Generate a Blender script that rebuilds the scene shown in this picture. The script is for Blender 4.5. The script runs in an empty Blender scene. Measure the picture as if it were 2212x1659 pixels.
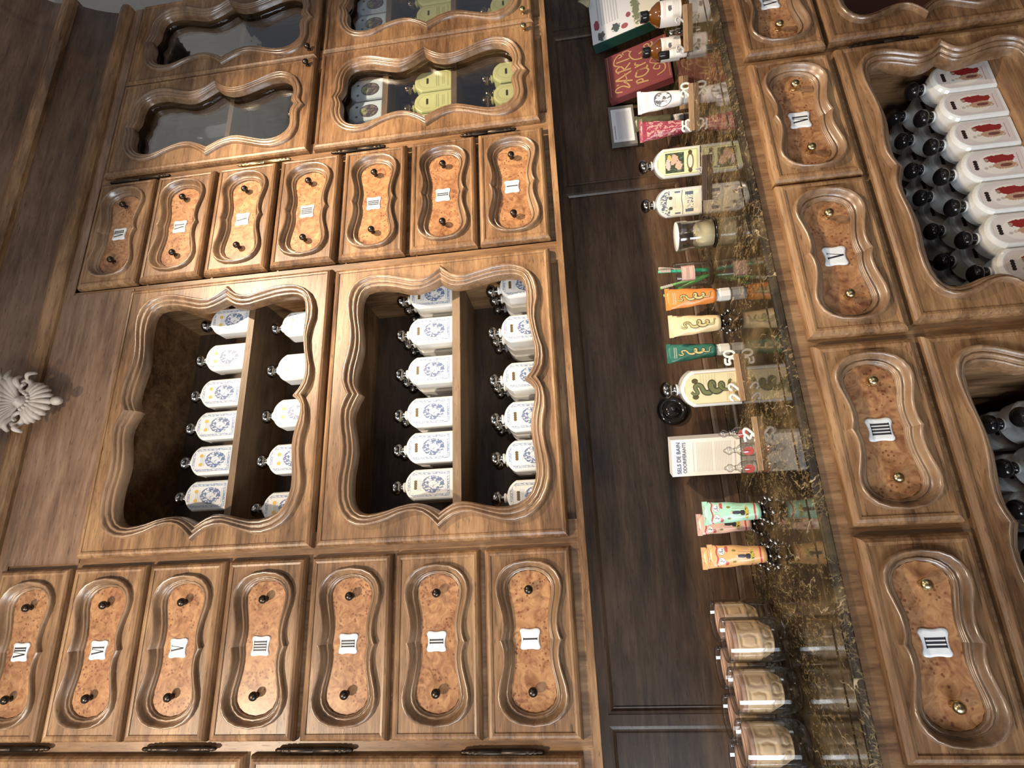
import bpy, bmesh, math, random
import numpy as np
from mathutils import Vector, Matrix
random.seed(7)
SC = bpy.context.scene
COL = SC.collection
# ------------------------------------------------------------------ camera
F_PX, CX, CY, CAM_D, CAM_Z = 1200.0, 1106.0, 829.5, 1.10, 1.28
MW = np.array([[-0.03767344, 0.94568098, -0.32290585],
               [0.13471078, -0.31537948, -0.93935552],
               [-0.99016853, -0.07888765, -0.11551199]])      # columns: camera right, up, back in the room
cam = bpy.data.cameras.new('camera')
cam.sensor_width = 36.0
cam.lens = 36.0*F_PX/2212.0
cam.clip_start = .01
camo = bpy.data.objects.new('camera', cam)
COL.objects.link(camo)
camo.matrix_world = Matrix([[*MW[0], 0], [*MW[1], -CAM_D], [*MW[2], CAM_Z], [0, 0, 0, 1]])
SC.camera = camo
# ------------------------------------------------------------------ world, lamps, exposure
W = bpy.data.worlds.new('room_light')
SC.world = W
W.use_nodes = True
bg = W.node_tree.nodes['Background']
bg.inputs[0].default_value = (.80, .86, 1.0, 1)
bg.inputs[1].default_value = .14


def lamp(name, kind, loc, target, power, color, size=.1, size_y=None, spot=None, blend=.4):
    l = bpy.data.lights.new(name, kind)
    l.energy = power
    l.color = color
    if kind == 'AREA':
        l.size = size
        if size_y:
            l.shape = 'RECTANGLE'
            l.size_y = size_y
    else:
        l.shadow_soft_size = size
    if spot:
        l.spot_size = math.radians(spot)
        l.spot_blend = blend
    o = bpy.data.objects.new(name, l)
    COL.objects.link(o)
    o.location = loc
    d = Vector(target)-Vector(loc)
    o.rotation_euler = d.to_track_quat('-Z', 'Y').to_euler()
    return o


lamp('ceiling_spot_right', 'SPOT', (1.15, -1.25, 2.75), (.85, 0, 1.60), 330, (1, .81, .59), .035, spot=58, blend=1.0)
lamp('ceiling_spot_left', 'SPOT', (-.75, -1.35, 2.75), (.1, 0, 1.68), 168, (1, .83, .63), .04, spot=68, blend=1.0)
lamp('window_daylight', 'AREA', (-2.2, -1.8, 1.05), (-.2, 0, 1.2), 78, (.82, .91, 1), 1.0, 1.8)
lamp('low_front_fill', 'AREA', (1.2, -3.0, .9), (.8, 0, .9), 6, (.92, .95, 1), 1.6, 1.6)  # added cool fill from the front; no doorway is known there
lamp('cornice_fill', 'POINT', (.4, -2.7, 2.35), (0, 0, 0), 20, (1, .86, .68), .22)  # added warm fill to lift the dark cornice; no hanging lamp is known
lamp('ceiling_fill', 'SPOT', (2.5, -1.7, 1.9), (2.45, -1.3, 3.2), 24, (1, .93, .84), .08, spot=130, blend=.8)  # added to brighten the ceiling that the upper panes mirror; no known fixture
SC.view_settings.view_transform = 'Standard'
SC.view_settings.look = 'None'
SC.view_settings.exposure = 0.14
SC.view_settings.gamma = 1.0
SC.view_settings.use_curve_mapping = False


def P(x, y, Y):
    """room point on the plane y = Y seen at image point x, y"""
    c = np.array([(x-CX)/F_PX, -(y-CY)/F_PX, -1.0])
    r = MW @ c
    t = (Y+CAM_D)/r[1]
    return Vector((r[0]*t, Y, r[2]*t+CAM_Z))


# ------------------------------------------------------------------ materials
class E:
    """a socket with arithmetic, to write procedural masks as formulas"""
    nt = None

    def __init__(s, v): s.v = v

    @staticmethod
    def m(op, *a, clamp=False):
        n = E.nt.nodes.new('ShaderNodeMath')
        n.operation = op
        n.use_clamp = clamp
        for i, x in enumerate(a):
            x = x.v if isinstance(x, E) else x
            if isinstance(x, (int, float)):
                n.inputs[i].default_value = x
            else:
                E.nt.links.new(x, n.inputs[i])
        return E(n.outputs[0])

    def __add__(s, o): return E.m('ADD', s, o)
    __radd__ = __add__
    def __sub__(s, o): return E.m('SUBTRACT', s, o)
    def __rsub__(s, o): return E.m('SUBTRACT', o, s)
    def __mul__(s, o): return E.m('MULTIPLY', s, o)
    __rmul__ = __mul__
    def __truediv__(s, o): return E.m('DIVIDE', s, o)
    def __gt__(s, o): return E.m('GREATER_THAN', s, o)
    def __lt__(s, o): return E.m('LESS_THAN', s, o)
    def abs(s): return E.m('ABSOLUTE', s)
    def sin(s): return E.m('SINE', s)
    def fract(s): return E.m('FRACT', s)
    def floor(s): return E.m('FLOOR', s)
    def sqrt(s): return E.m('SQRT', s)
    def max(s, o): return E.m('MAXIMUM', s, o)
    def min(s, o): return E.m('MINIMUM', s, o)
    def ss(s, a, b):
        n = E.nt.nodes.new('ShaderNodeMapRange')
        n.interpolation_type = 'SMOOTHSTEP'
        E.nt.links.new(s.v, n.inputs[0])
        n.inputs[1].default_value = a
        n.inputs[2].default_value = b
        return E(n.outputs[0])


def new_mat(name):
    m = bpy.data.materials.new(name)
    m.use_nodes = True
    nt = m.node_tree
    E.nt = nt
    return m, nt, nt.nodes['Principled BSDF']


def coords(kind, scale=(1, 1, 1), loc=(0, 0, 0)):
    t = E.nt.nodes.new('ShaderNodeTexCoord')
    mp = E.nt.nodes.new('ShaderNodeMapping')
    mp.inputs['Scale'].default_value = scale
    mp.inputs['Location'].default_value = loc
    E.nt.links.new(t.outputs[kind], mp.inputs[0])
    return mp.outputs[0]


def noise(vec, scale=1, detail=3, rough=.55, dist=0):
    n = E.nt.nodes.new('ShaderNodeTexNoise')
    E.nt.links.new(vec, n.inputs['Vector'])
    n.inputs['Scale'].default_value = scale
    n.inputs['Detail'].default_value = detail
    n.inputs['Roughness'].default_value = rough
    n.inputs['Distortion'].default_value = dist
    return E(n.outputs[0])


def voro(vec, scale=1, feature='F1', rnd=1):
    n = E.nt.nodes.new('ShaderNodeTexVoronoi')
    n.feature = feature
    E.nt.links.new(vec, n.inputs['Vector'])
    n.inputs['Scale'].default_value = scale
    n.inputs['Randomness'].default_value = rnd
    return E(n.outputs[0])


def ramp(f, stops):
    n = E.nt.nodes.new('ShaderNodeValToRGB')
    E.nt.links.new(f.v, n.inputs[0])
    e = n.color_ramp.elements
    while len(e) < len(stops):
        e.new(.5)
    for k, (p, c) in zip(e, stops):
        k.position = p
        k.color = (*c, 1)
    return n.outputs[0]


def mix(f, a, b):
    n = E.nt.nodes.new('ShaderNodeMix')
    n.data_type = 'RGBA'
    f = f.v if isinstance(f, E) else f
    for i, x in ((0, f), (6, a), (7, b)):
        if isinstance(x, (int, float)):
            n.inputs[i].default_value = x
        elif isinstance(x, tuple):
            n.inputs[i].default_value = (*x, 1)
        else:
            E.nt.links.new(x, n.inputs[i])
    return n.outputs[2]


def bump(b, h, strength=.3, dist=.001):
    n = E.nt.nodes.new('ShaderNodeBump')
    n.inputs['Strength'].default_value = strength
    n.inputs['Distance'].default_value = dist
    E.nt.links.new(h.v, n.inputs['Height'])
    E.nt.links.new(n.outputs[0], b.inputs['Normal'])


def flat(name, color, rough=.5, metal=0.0, coat=0.0, trans=0, emit=None):
    m, nt, b = new_mat(name)
    v = coords('Object')
    c = mix(noise(v, 60, 2).ss(.3, .75)*.22, color, tuple(x*.72 for x in color))
    nt.links.new(c, b.inputs['Base Color'])
    b.inputs['Roughness'].default_value = rough
    b.inputs['Metallic'].default_value = metal
    b.inputs['Coat Weight'].default_value = coat
    return m


def wood(name, dark, mid, light, axis='X', rough=.42, grain=1.0, spec=.5):
    m, nt, b = new_mat(name)
    s = (3, 26, 26) if axis == 'X' else (26, 26, 3)
    v = coords('Object', s)
    vf = coords('Object', tuple(k*6 for k in s))
    big = noise(coords('Object', (2.2, 2.2, 2.2), (3, 1, 7)), 1.6, 3)
    g = noise(v, 1, 4, .6, .7)
    fine = noise(vf, 1, 3, .65, .3)
    f = (g*.70+fine*.42*grain+big*.55)-.335*grain
    c = ramp(f, [(.30, dark), (.50, mid), (.70, light)])
    pores = noise(coords('Object', tuple(k*14 for k in s)), 1, 2).ss(.62, .72)
    c = mix(pores*.6*grain, c, tuple(k*.45 for k in dark))
    nt.links.new(c, b.inputs['Base Color'])
    r = (big*.25)+(rough-.12)
    nt.links.new(r.v, b.inputs['Roughness'])
    b.inputs['Specular IOR Level'].default_value = spec
    bump(b, fine+pores*-.6, .22, .0008)
    return m


M = {}
M['wood'] = wood('honey_walnut', (.066, .030, .012), (.182, .094, .041), (.345, .197, .092))
M['stile'] = wood('honey_walnut_upright', (.068, .031, .013), (.174, .091, .040), (.305, .175, .083), 'Z')
M['mould'] = wood('polished_moulding', (.072, .037, .018), (.165, .091, .045), (.290, .173, .091), rough=.32, grain=.8, spec=1.0)
M['frieze'] = wood('frieze_walnut', (.085, .046, .028), (.190, .108, .065), (.290, .180, .115))
M['panel'] = wood('dark_alcove_oak', (.026, .014, .008), (.066, .037, .020), (.110, .066, .040), rough=.46, spec=.42)
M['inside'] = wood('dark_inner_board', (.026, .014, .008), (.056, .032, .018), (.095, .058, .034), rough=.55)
M['shelf'] = wood('shelf_board', (.085, .050, .026), (.150, .093, .050), (.215, .140, .080), rough=.55)
M['ornament'] = wood('bleached_carved_wood', (.230, .185, .150), (.400, .335, .280), (.540, .465, .395), rough=.45, grain=.5)
M['rail'] = wood('pale_oak_rail', (.20, .12, .06), (.33, .21, .12), (.42, .29, .18), rough=.5)


def make_burl():
    m, nt, b = new_mat('burl_veneer')
    v = coords('Object', (1, 1, 1))
    n1 = noise(v, 38, 5, .62, 2.2)
    n2 = noise(v, 11, 3, .5, 1.0)
    c = ramp(n1*.65+n2*.35, [(.36, (.17, .066, .030)), (.48, (.30, .142, .064)), (.62, (.43, .232, .105))])
    d = voro(v, 150).ss(.40, .18)*noise(v, 26, 2).ss(.47, .57)
    c = mix(d*.85, c, (.13, .040, .016))
    nt.links.new(c, b.inputs['Base Color'])
    b.inputs['Roughness'].default_value = .30
    return m


M['burl'] = make_burl()


def make_marble():
    m, nt, b = new_mat('black_gold_marble')
    base = coords('Object', (1, 1, 1))
    w = E.nt.nodes.new('ShaderNodeTexNoise')
    nt.links.new(base, w.inputs['Vector'])
    w.inputs['Scale'].default_value = 9
    w.inputs['Detail'].default_value = 5
    vm = nt.nodes.new('ShaderNodeVectorMath')
    vm.operation = 'MULTIPLY_ADD'
    nt.links.new(w.outputs['Color'], vm.inputs[0])
    vm.inputs[1].default_value = (.12, .12, .12)
    nt.links.new(base, vm.inputs[2])
    st = nt.nodes.new('ShaderNodeMapping')
    st.inputs['Scale'].default_value = (1.0, .55, 1)
    st.inputs['Rotation'].default_value = (0, 0, .6)
    nt.links.new(vm.outputs[0], st.inputs[0])
    vv = st.outputs[0]
    e1 = voro(vv, 9, 'DISTANCE_TO_EDGE')
    e2 = voro(vv, 62, 'DISTANCE_TO_EDGE')
    e3 = voro(vv, 130, 'DISTANCE_TO_EDGE')
    p = noise(base, 6, 3)
    p2 = noise(base, 21, 3)
    p3 = noise(base, 60, 3)
    v1 = e1.ss(.009, .002)*p2.ss(.46, .58)
    v2 = e2.ss(.060, .010)*p2.ss(.52, .62)*p3.ss(.47, .58)
    v3 = e3.ss(.12, .02)*p.ss(.46, .58)*p3.ss(.46, .56)
    fl = noise(coords('Object', (1, .35, 1)), 190, 3, .6, .6).ss(.58, .64)*p.ss(.42, .55)
    bgc = ramp(noise(vv, 14, 4), [(.35, (.010, .007, .004)), (.52, (.034, .024, .012)), (.70, (.115, .080, .038))])
    c = mix(v3*.45, bgc, (.30, .21, .10))
    c = mix(fl*.5, c, (.33, .235, .11))
    c = mix(v2*.38, c, (.34, .25, .12))
    c = mix(v1*.7, c, (.50, .40, .24))
    nt.links.new(c, b.inputs['Base Color'])
    b.inputs['Roughness'].default_value = .07
    b.inputs['Specular IOR Level'].default_value = .62
    return m


M['marble'] = make_marble()
M['white'] = flat('white_opal_glass', (.60, .60, .59), .16, coat=.4)
M['enamel'] = flat('white_enamel', (.70, .71, .71), .3)
M['black'] = flat('black_gloss', (.012, .010, .010), .12)
M['ink'] = flat('black_ink', (.02, .02, .025), .5)
M['bronze'] = flat('dark_bronze', (.055, .042, .034), .28, .9)
M['hinge'] = flat('dark_hinge_iron', (.035, .025, .018), .38, .8)
M['brass'] = flat('brass', (.62, .47, .24), .22, 1)
M['silver'] = flat('silvered_glass', (.30, .29, .28), .13, 1)
M['copper'] = flat('coppered_glass', (.30, .21, .14), .15, 1)
M['iron'] = flat('black_iron', (.03, .028, .026), .22, .8)
M['bead'] = flat('steel_bead', (.42, .40, .37), .2, 1)
M['yellow'] = flat('yellow_glaze', (.64, .64, .29), .3, coat=.3)
M['greyblue'] = flat('pale_grey_glaze', (.55, .62, .66), .3, coat=.3)
M['plaster'] = flat('grey_plaster', (.36, .36, .35), .8)
M['shade'] = flat('grey_enamel_shade', (.26, .28, .31), .25, coat=.5)
M['cream'] = flat('cream_wax', (.80, .58, .36), .5)
M['rose'] = flat('rose_wax', (.55, .34, .25), .45)
M['powder'] = flat('cream_powder', (.90, .80, .54), .9)
M['paper'] = flat('white_paper', (.60, .585, .57), .55)
M['gold'] = flat('gold_foil', (.80, .52, .22), .35, .6)
M['redcloth'] = flat('red_book_cloth', (.17, .034, .038), .6)
M['greencloth'] = flat('green_book_cloth', (.010, .045, .032), .5)
M['frame'] = flat('grey_frame', (.17, .16, .145), .5)
M['green_h'] = flat('green_handle', (.20, .55, .18), .35)
M['teal_h'] = flat('teal_handle', (.03, .48, .28), .35)
M['bristle'] = flat('pale_bristle', (.42, .38, .33), .7)
M['digit'] = flat('white_acrylic_digit', (.72, .70, .66), .3)
M['digitgrey'] = flat('clear_acrylic_digit', (.42, .41, .39), .25)
M['amber'] = flat('amber_glass', (.115, .040, .007), .08, coat=.6)
M['pink'] = flat('pink_label', (.60, .40, .36), .6)
M['redlab'] = flat('red_label', (.42, .07, .06), .5)
M['olive'] = flat('olive_tube', (.13, .12, .07), .4)
M['lace'] = flat('dried_leaf', (.34, .30, .17), .6)


def make_glass(name, tint, gloss=.10, rough=.02):
    """thin clear glass: lets light through, mirrors by angle"""
    m = bpy.data.materials.new(name)
    m.use_nodes = True
    nt = m.node_tree
    E.nt = nt
    nt.nodes.remove(nt.nodes['Principled BSDF'])
    out = nt.nodes['Material Output']
    t = nt.nodes.new('ShaderNodeBsdfTransparent')
    t.inputs[0].default_value = (*tint, 1)
    g = nt.nodes.new('ShaderNodeBsdfGlossy')
    g.inputs['Roughness'].default_value = rough
    lw = nt.nodes.new('ShaderNodeLayerWeight')
    lw.inputs[0].default_value = .5
    q = E(lw.outputs['Facing'])
    q2 = q*q
    f = q2*.85+gloss*.45
    mx = nt.nodes.new('ShaderNodeMixShader')
    nt.links.new(f.v, mx.inputs[0])
    nt.links.new(t.outputs[0], mx.inputs[1])
    nt.links.new(g.outputs[0], mx.inputs[2])
    nt.links.new(mx.outputs[0], out.inputs[0])
    if name == 'old_pane_glass':
        h = noise(coords('Object'), 14, 2)
        n = nt.nodes.new('ShaderNodeBump')
        n.inputs['Strength'].default_value = .25
        n.inputs['Distance'].default_value = .01
        nt.links.new(h.v, n.inputs['Height'])
        nt.links.new(n.outputs[0], g.inputs['Normal'])
    return m


M['pane'] = make_glass('old_pane_glass', (.95, .96, .96), .16, .03)
M['glass'] = make_glass('clear_jar_glass', (.97, .97, .96), .17)
M['dome'] = make_glass('old_dome_glass', (.93, .94, .95), .9, .06)
M['acrylic'] = make_glass('clear_acrylic', (.95, .95, .94), .25, .10)


def make_print(name, paper, layers, rough=.4):
    """printed label: layers is a function (u, v, n) -> list of (mask, colour)"""
    m, nt, b = new_mat(name)
    uv = nt.nodes.new('ShaderNodeUVMap')
    sp = nt.nodes.new('ShaderNodeSeparateXYZ')
    nt.links.new(uv.outputs[0], sp.inputs[0])
    u, v = E(sp.outputs[0]), E(sp.outputs[1])

    def n(scale, detail=2, dist=0): return noise(uv.outputs[0], scale, detail, .6, dist)
    c = paper
    for mask, colr in layers(u, v, n):
        c = mix(mask, c, colr)
    if isinstance(c, tuple):
        b.inputs['Base Color'].default_value = (*c, 1)
    else:
        nt.links.new(c, b.inputs['Base Color'])
    b.inputs['Roughness'].default_value = rough
    return m


def box_m(u, v, a, b, c, d): return (u > a)*(u < b)*(v > c)*(v < d)
def circ(u, v, x, y, a, b=None):
    b = b or a
    du, dv = (u-x)/a, (v-y)/b
    return (du*du+dv*dv).sqrt()


def text_m(u, v, n, a, b, c, d, rows, dens=.47, sc=60):
    """illegibly small print: rows of broken dashes"""
    r = (v-c)/(d-c)*rows
    line = (r.fract()-.5).abs() < .26
    brk = E.m('FRACT', (u*sc*1.7+r.floor()*13.7).sin()*43.7)
    return box_m(u, v, a, b, c, d)*line*(brk > dens)*.8


def border(u, v, w0, w1, wav=0, freq=40):
    d = (u-.5).abs().max(((v-.5).abs()-.5)*1.55+.5)
    if wav:
        d = d+(v*freq).sin()*(u*freq).sin()*wav
    return (d > .5-w1)*(d < .5-w0)


BLUE = (.045, .085, .21)
LBLUE = (.12, .19, .34)


def garland(u, v, n, y=.40, a=.33, b=.26):
    r = circ(u, v, .5, y, a, b)
    k = n(13, 4, .8)
    ring = (r < 1)*(k > .47+0*0)
    inner = (r < .42)*(n(20, 2, .4) < .56)
    return [(ring*.9, BLUE), (inner, (.55, .56, .57)), ((r < .95)*n(45, 3, 1).ss(.60, .64)*.7, LBLUE)]


def lay_gar(dots):
    def f(u, v, n):
        L = [(border(u, v, .035, .05)*.8, BLUE), (border(u, v, .05, .115)*(n(26, 3, .6) > .49)*.85, LBLUE),
             (border(u, v, .115, .128, .01)*.7, BLUE)]
        L += [((circ(u, v, .5, 1.02, .5, .22) > 1)*(v > .84)*(n(22, 3, .5) > .47)*.55, BLUE)]
        L += garland(u, v, n)
        L += [(text_m(u, v, n, .26, .74, .66, .78, 3), LBLUE), (text_m(u, v, n, .22, .78, .06, .14, 2), LBLUE)]
        if dots == 'gold':
            for x in (.32, .68):
                L.append((circ(u, v, x, .76, .075, .05) < 1, (.50, .33, .08)))
        else:
            for k in range(4):
                L.append((circ(u, v, .37+.085*k, .80, .055, .036) < 1, (.10, .065, .02)))
        return L
    return f


M['lab_gold'] = make_print('blue_garland_label_gold_seals', (.56, .56, .56), lay_gar('gold'))
M['lab_coin'] = make_print('blue_garland_label_dark_seal', (.58, .58, .58), lay_gar('coin'))


def lay_yellow(u, v, n):
    L = [(border(u, v, .06, .075)*.5, (.28, .29, .10))]
    L += [((circ(u, v, .5, .66, .40, .27) > .94)*(circ(u, v, .5, .66, .40, .27) < 1)*(v > .55)*.6, (.28, .29, .10))]
    for k in range(4):
        L.append((circ(u, v, .38+.08*k, .66, .055, .036) < 1, (.015, .015, .01)))
    L += [(text_m(u, v, n, .12, .88, .30, .42, 2, .42, 26), (.14, .15, .05)), (text_m(u, v, n, .20, .80, .14, .24, 2, .4, 36), (.2, .2, .08)),
          (text_m(u, v, n, .10, .90, .03, .08, 1), (.2, .2, .08))]
    return L


M['lab_yellow'] = make_print('yellow_label', (.64, .63, .29), lay_yellow)


def lay_pot(u, v, n):
    r = circ(u, v, .5, .40, .36, .30)
    k = n(9, 4, .7)
    return [(border(u, v, .04, .055)*.5, (.2, .25, .28)), ((r+n(30, 1)*.14 < 1.07), (.055, .042, .040)), ((r < .88)*k.ss(.42, .62), (.23, .17, .14)),
            ((circ(u, v, .5, .58, .20, .12) < 1)*k.ss(.35, .6), (.36, .36, .16)), ((r < .8)*n(16, 3, .5).ss(.6, .66), (.05, .04, .05)),
            (circ(u, v, .22, .80, .06, .045) < 1, (.02, .02, .02)), (circ(u, v, .78, .80, .06, .045) < 1, (.02, .02, .02))]


M['lab_pot'] = make_print('grey_blue_label_oval', (.58, .66, .71), lay_pot)


def lay_red(u, v, n):
    L = [(border(u, v, .045, .055)*.6, (.2, .15, .13)), (border(u, v, .10, .108)*.5, (.3, .2, .17)), (n(60, 2).ss(.45, .65)*.35, (.40, .30, .28))]
    L += [((circ(u, v, .48, .50, .40, .32) < 1)*.9, (.60, .56, .50))]
    for k in range(4):
        L.append((circ(u, v, .36+.09*k, .86, .055, .04) < 1, (.02, .012, .012)))
    q = n(9, 3, .5)
    L += [((circ(u, v, .66, .42, .15, .27)+(q-.5)*.9 < 1), (.20, .016, .016)), ((circ(u, v, .40, .36, .14, .22)+(n(14, 3)-.5)*1.3 < 1), (.36, .22, .14)),
          ((circ(u, v, .40, .34, .06, .12)+(q-.5) < 1), (.13, .05, .04)), (circ(u, v, .66, .66, .05, .04) < 1, (.30, .2, .15)), (circ(u, v, .38, .62, .05, .035) < 1, (.45, .36, .28)),
          (circ(u, v, .34, .70, .05, .035) < 1, (.35, .34, .30)), (text_m(u, v, n, .18, .82, .08, .13, 1), (.25, .05, .05))]
    return L


M['lab_red'] = make_print('framed_label_red_figure', (.54, .49, .47), lay_red)


def lay_serp(u, v, n):
    return [(border(u, v, .0, .02)*.8, (.28, .20, .10)), (n(6, 3).ss(.4, .8)*.3, (.42, .34, .17)), (text_m(u, v, n, .62, .95, .40, .72, 6), (.34, .27, .14)),
            (text_m(u, v, n, .06, .40, .08, .24, 4), (.34, .27, .14)), (text_m(u, v, n, .60, .94, .06, .20, 4), (.34, .27, .14)),
            (circ(u, v, .24, .80, .085, .06) < 1, (.07, .055, .02)), (circ(u, v, .76, .80, .085, .06) < 1, (.07, .055, .02))]


M['lab_serp'] = make_print('parchment_label', (.62, .52, .32), lay_serp)


def lay_arch(u, v, n):
    D = (.11, .13, .19)
    k = n(12, 3, .6)
    L = [(border(u, v, .03, .045)*.7, (.3, .3, .26))]
    L += [((v > .74)*(v < .97)*(k > .47), D), ((circ(u, v, .5, .62, .36, .20) < 1), (.74, .68, .54)),
          ((v-.435+(u*7).sin()*.012).abs() < .009, D),
          (((u-.5).abs() > .40)*((u-.5).abs() < .47)*(v > .48)*(v < .62), D)]
    L += [(box_m(u, v, .08, .92, .16, .36)*(((u-.5).abs() > .28).max((n(18, 3, .6) > .54))), D), (box_m(u, v, .2, .8, .30, .36)*(n(30) > .5), (.74, .68, .54)),
          (text_m(u, v, n, .2, .8, .04, .13, 3), (.3, .3, .28)), (text_m(u, v, n, .28, .72, .58, .70, 4), (.25, .25, .25))]
    for x in (.29, .71):
        L.append((circ(u, v, x, .72, .07, .048) < 1, (.075, .065, .03)))
    return L


M['lab_arch'] = make_print('ivory_label_blue_drawing', (.76, .70, .56), lay_arch)


def lay_paint(u, v, n):
    L = [(border(u, v, .02, .045)*.8, (.22, .20, .09)), ((v > .80)*n(9, 2).ss(.4, .7)*.4, (.42, .46, .26))]
    pm = box_m(u, v, .10, .90, .34, .80)
    L += [(pm, (.045, .055, .028)), (pm*(n(7, 3, 1) > .55), (.10, .15, .10)), (pm*(circ(u, v, .62, .58, .20, .10)+(n(10, 3)-.5)*1.6 < 1), (.60, .36, .25)),
          (pm*(circ(u, v, .38, .47, .18, .08)+(n(12, 3)-.5)*1.6 < 1), (.62, .38, .27)), (pm*(circ(u, v, .70, .70, .14, .05)+(n(12, 3)-.5) < 1), (.65, .42, .10)),
          (pm*(circ(u, v, .45, .73, .22, .06)+(n(14, 3)-.5)*1.5 < 1), (.62, .45, .42))]
    d = circ(u, v, .5, .19, .36, .085)
    L += [(d < 1, (.20, .15, .07)), (circ(u, v, .5, .19, .25, .055) < 1, (.78, .74, .60)), (text_m(u, v, n, .32, .68, .16, .22, 2), (.3, .25, .15)),
          (circ(u, v, .14, .19, .09, .05) < 1, (.09, .06, .03)), (circ(u, v, .86, .19, .09, .05) < 1, (.09, .06, .03))]
    return L


M['lab_paint'] = make_print('pale_green_label_painted_panel', (.66, .66, .38), lay_paint)


def lay_apoth(u, v, n):
    return [(text_m(u, v, n, .15, .85, .74, .88, 2, .3, 18), (.62, .25, .22)), ((circ(u, v, .5, .56, .13, .10)+(n(14, 3)-.5)*1.6 < 1), (.12, .12, .13)),
            (text_m(u, v, n, .12, .88, .10, .42, 6), (.28, .27, .28)), (n(40, 2).ss(.55, .7)*.25, (.5, .48, .46))]


M['lab_apoth'] = make_print('white_apothecary_label', (.78, .75, .72), lay_apoth)


def lay_card(u, v, n):
    return [(text_m(u, v, n, .08, .92, .10, .78, 11, .3, 40), (.35, .35, .36)), (text_m(u, v, n, .08, .5, .84, .93, 1, .2, 22), (.12, .12, .13))]


M['lab_card'] = make_print('small_printed_card', (.66, .66, .70), lay_card, .7)


def lay_sels(u, v, n):
    return [(v.ss(.74, .95)*.75, (.50, .56, .72)), (text_m(u, v, n, .10, .90, .40, .64, 11, .30, 40), (.42, .38, .33)), (text_m(u, v, n, .10, .90, .12, .37, 11, .30, 40), (.42, .38, .33)),
            (text_m(u, v, n, .10, .90, .665, .70, 1, .35, 26), (.35, .38, .46)), (text_m(u, v, n, .12, .88, .05, .09, 1, .3, 22), (.35, .33, .3))]


M['lab_sels'] = make_print('bath_salts_front', (.76, .72, .66), lay_sels, .6)


def lay_tube(base, fig):
    def f(u, v, n):
        L = [(n(9, 3, .6).ss(.55, .8)*.35, tuple(min(1, c*1.5+.1) for c in base)), (n(7, 2).ss(.35, .2)*.3, tuple(c*.5 for c in base))]
        return L+fig(u, v, n)
    return f


def fig_none(u, v, n): return [(text_m(u, v, n, .3, .7, .80, .88, 2, .4, 20), (.5, .45, .38))]
def fig_flor(u, v, n): return [((n(9, 3, 1.2).ss(.50, .54))*(v > .05)*(v < .85), (.52, .32, .27)), ((n(26, 2, 1) > .56)*(v < .85)*.8, (.30, .05, .08))]
def fig_white(u, v, n):
    r = circ(u, v, .5, .45, .30, .20)
    return [((r < 1)*(r > .9), (.05, .05, .06)), ((r < .9)*(n(9, 3, 1) > .5), (.12, .12, .13)), (text_m(u, v, n, .25, .75, .74, .86, 3, .35, 18), (.65, .28, .28))]


def fig_lady(u, v, n):
    wv = (v-.86+(u*18).sin()*.012).abs()
    L = [(wv < .014, (.42, .07, .07)), ((v-.10+(u*9).sin()*.01).abs() < .016, (.42, .07, .07))]
    for x in (.34, .66):
        r = circ(u, v, x, .78, .13, .062)
        L += [(r < 1, (.36, .10, .10)), (r < .90, (.72, .70, .68)), ((r < .7)*(n(22, 3, .5) > .53), (.12, .12, .12))]
    for x in (.24, .76):
        L += [((circ(u, v, x, .69, .12, .03)+(n(20, 3)-.5)*1.5 < 1), (.40, .08, .07)), (circ(u, v, x+.06*(1 if x < .5 else -1), .56, .05, .035) < 1, (.20, .17, .03))]
    L += [((circ(u, v, .5, .36, .26, .17) < 1)*((u*70).sin() > .55)*.55, (.2, .16, .12)),
          ((circ(u, v, .5, .42, .06, .09)+(n(20, 3)-.5)*.8 < 1), (.04, .035, .05)), (circ(u, v, .5, .52, .035, .022) < 1, (.62, .42, .32)),
          ((circ(u, v, .5, .32, .10, .05)+(n(20, 3)-.5)*.5 < 1), (.03, .03, .03)), ((circ(u, v, .5, .25, .26, .035) < 1), (.45, .36, .06)),
          ((circ(u, v, .5, .25, .26, .035) < 1)*(n(22) > .55), (.07, .06, .02))]
    return L


TUBES = dict(orange=((.62, .21, .045), fig_none), cream=((.66, .50, .29), fig_none), green=((.025, .12, .085), fig_none), red=((.24, .030, .055), fig_flor),
             white=((.74, .70, .69), fig_white), mint=((.34, .60, .44), fig_lady), rosy=((.64, .42, .34), fig_lady), apricot=((.64, .36, .15), fig_lady), olive=((.085, .080, .042), fig_none))
for k, (c, fg) in TUBES.items():
    M['tube_'+k] = make_print(k+'_tube', c, lay_tube(c, fg), .32)


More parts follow.
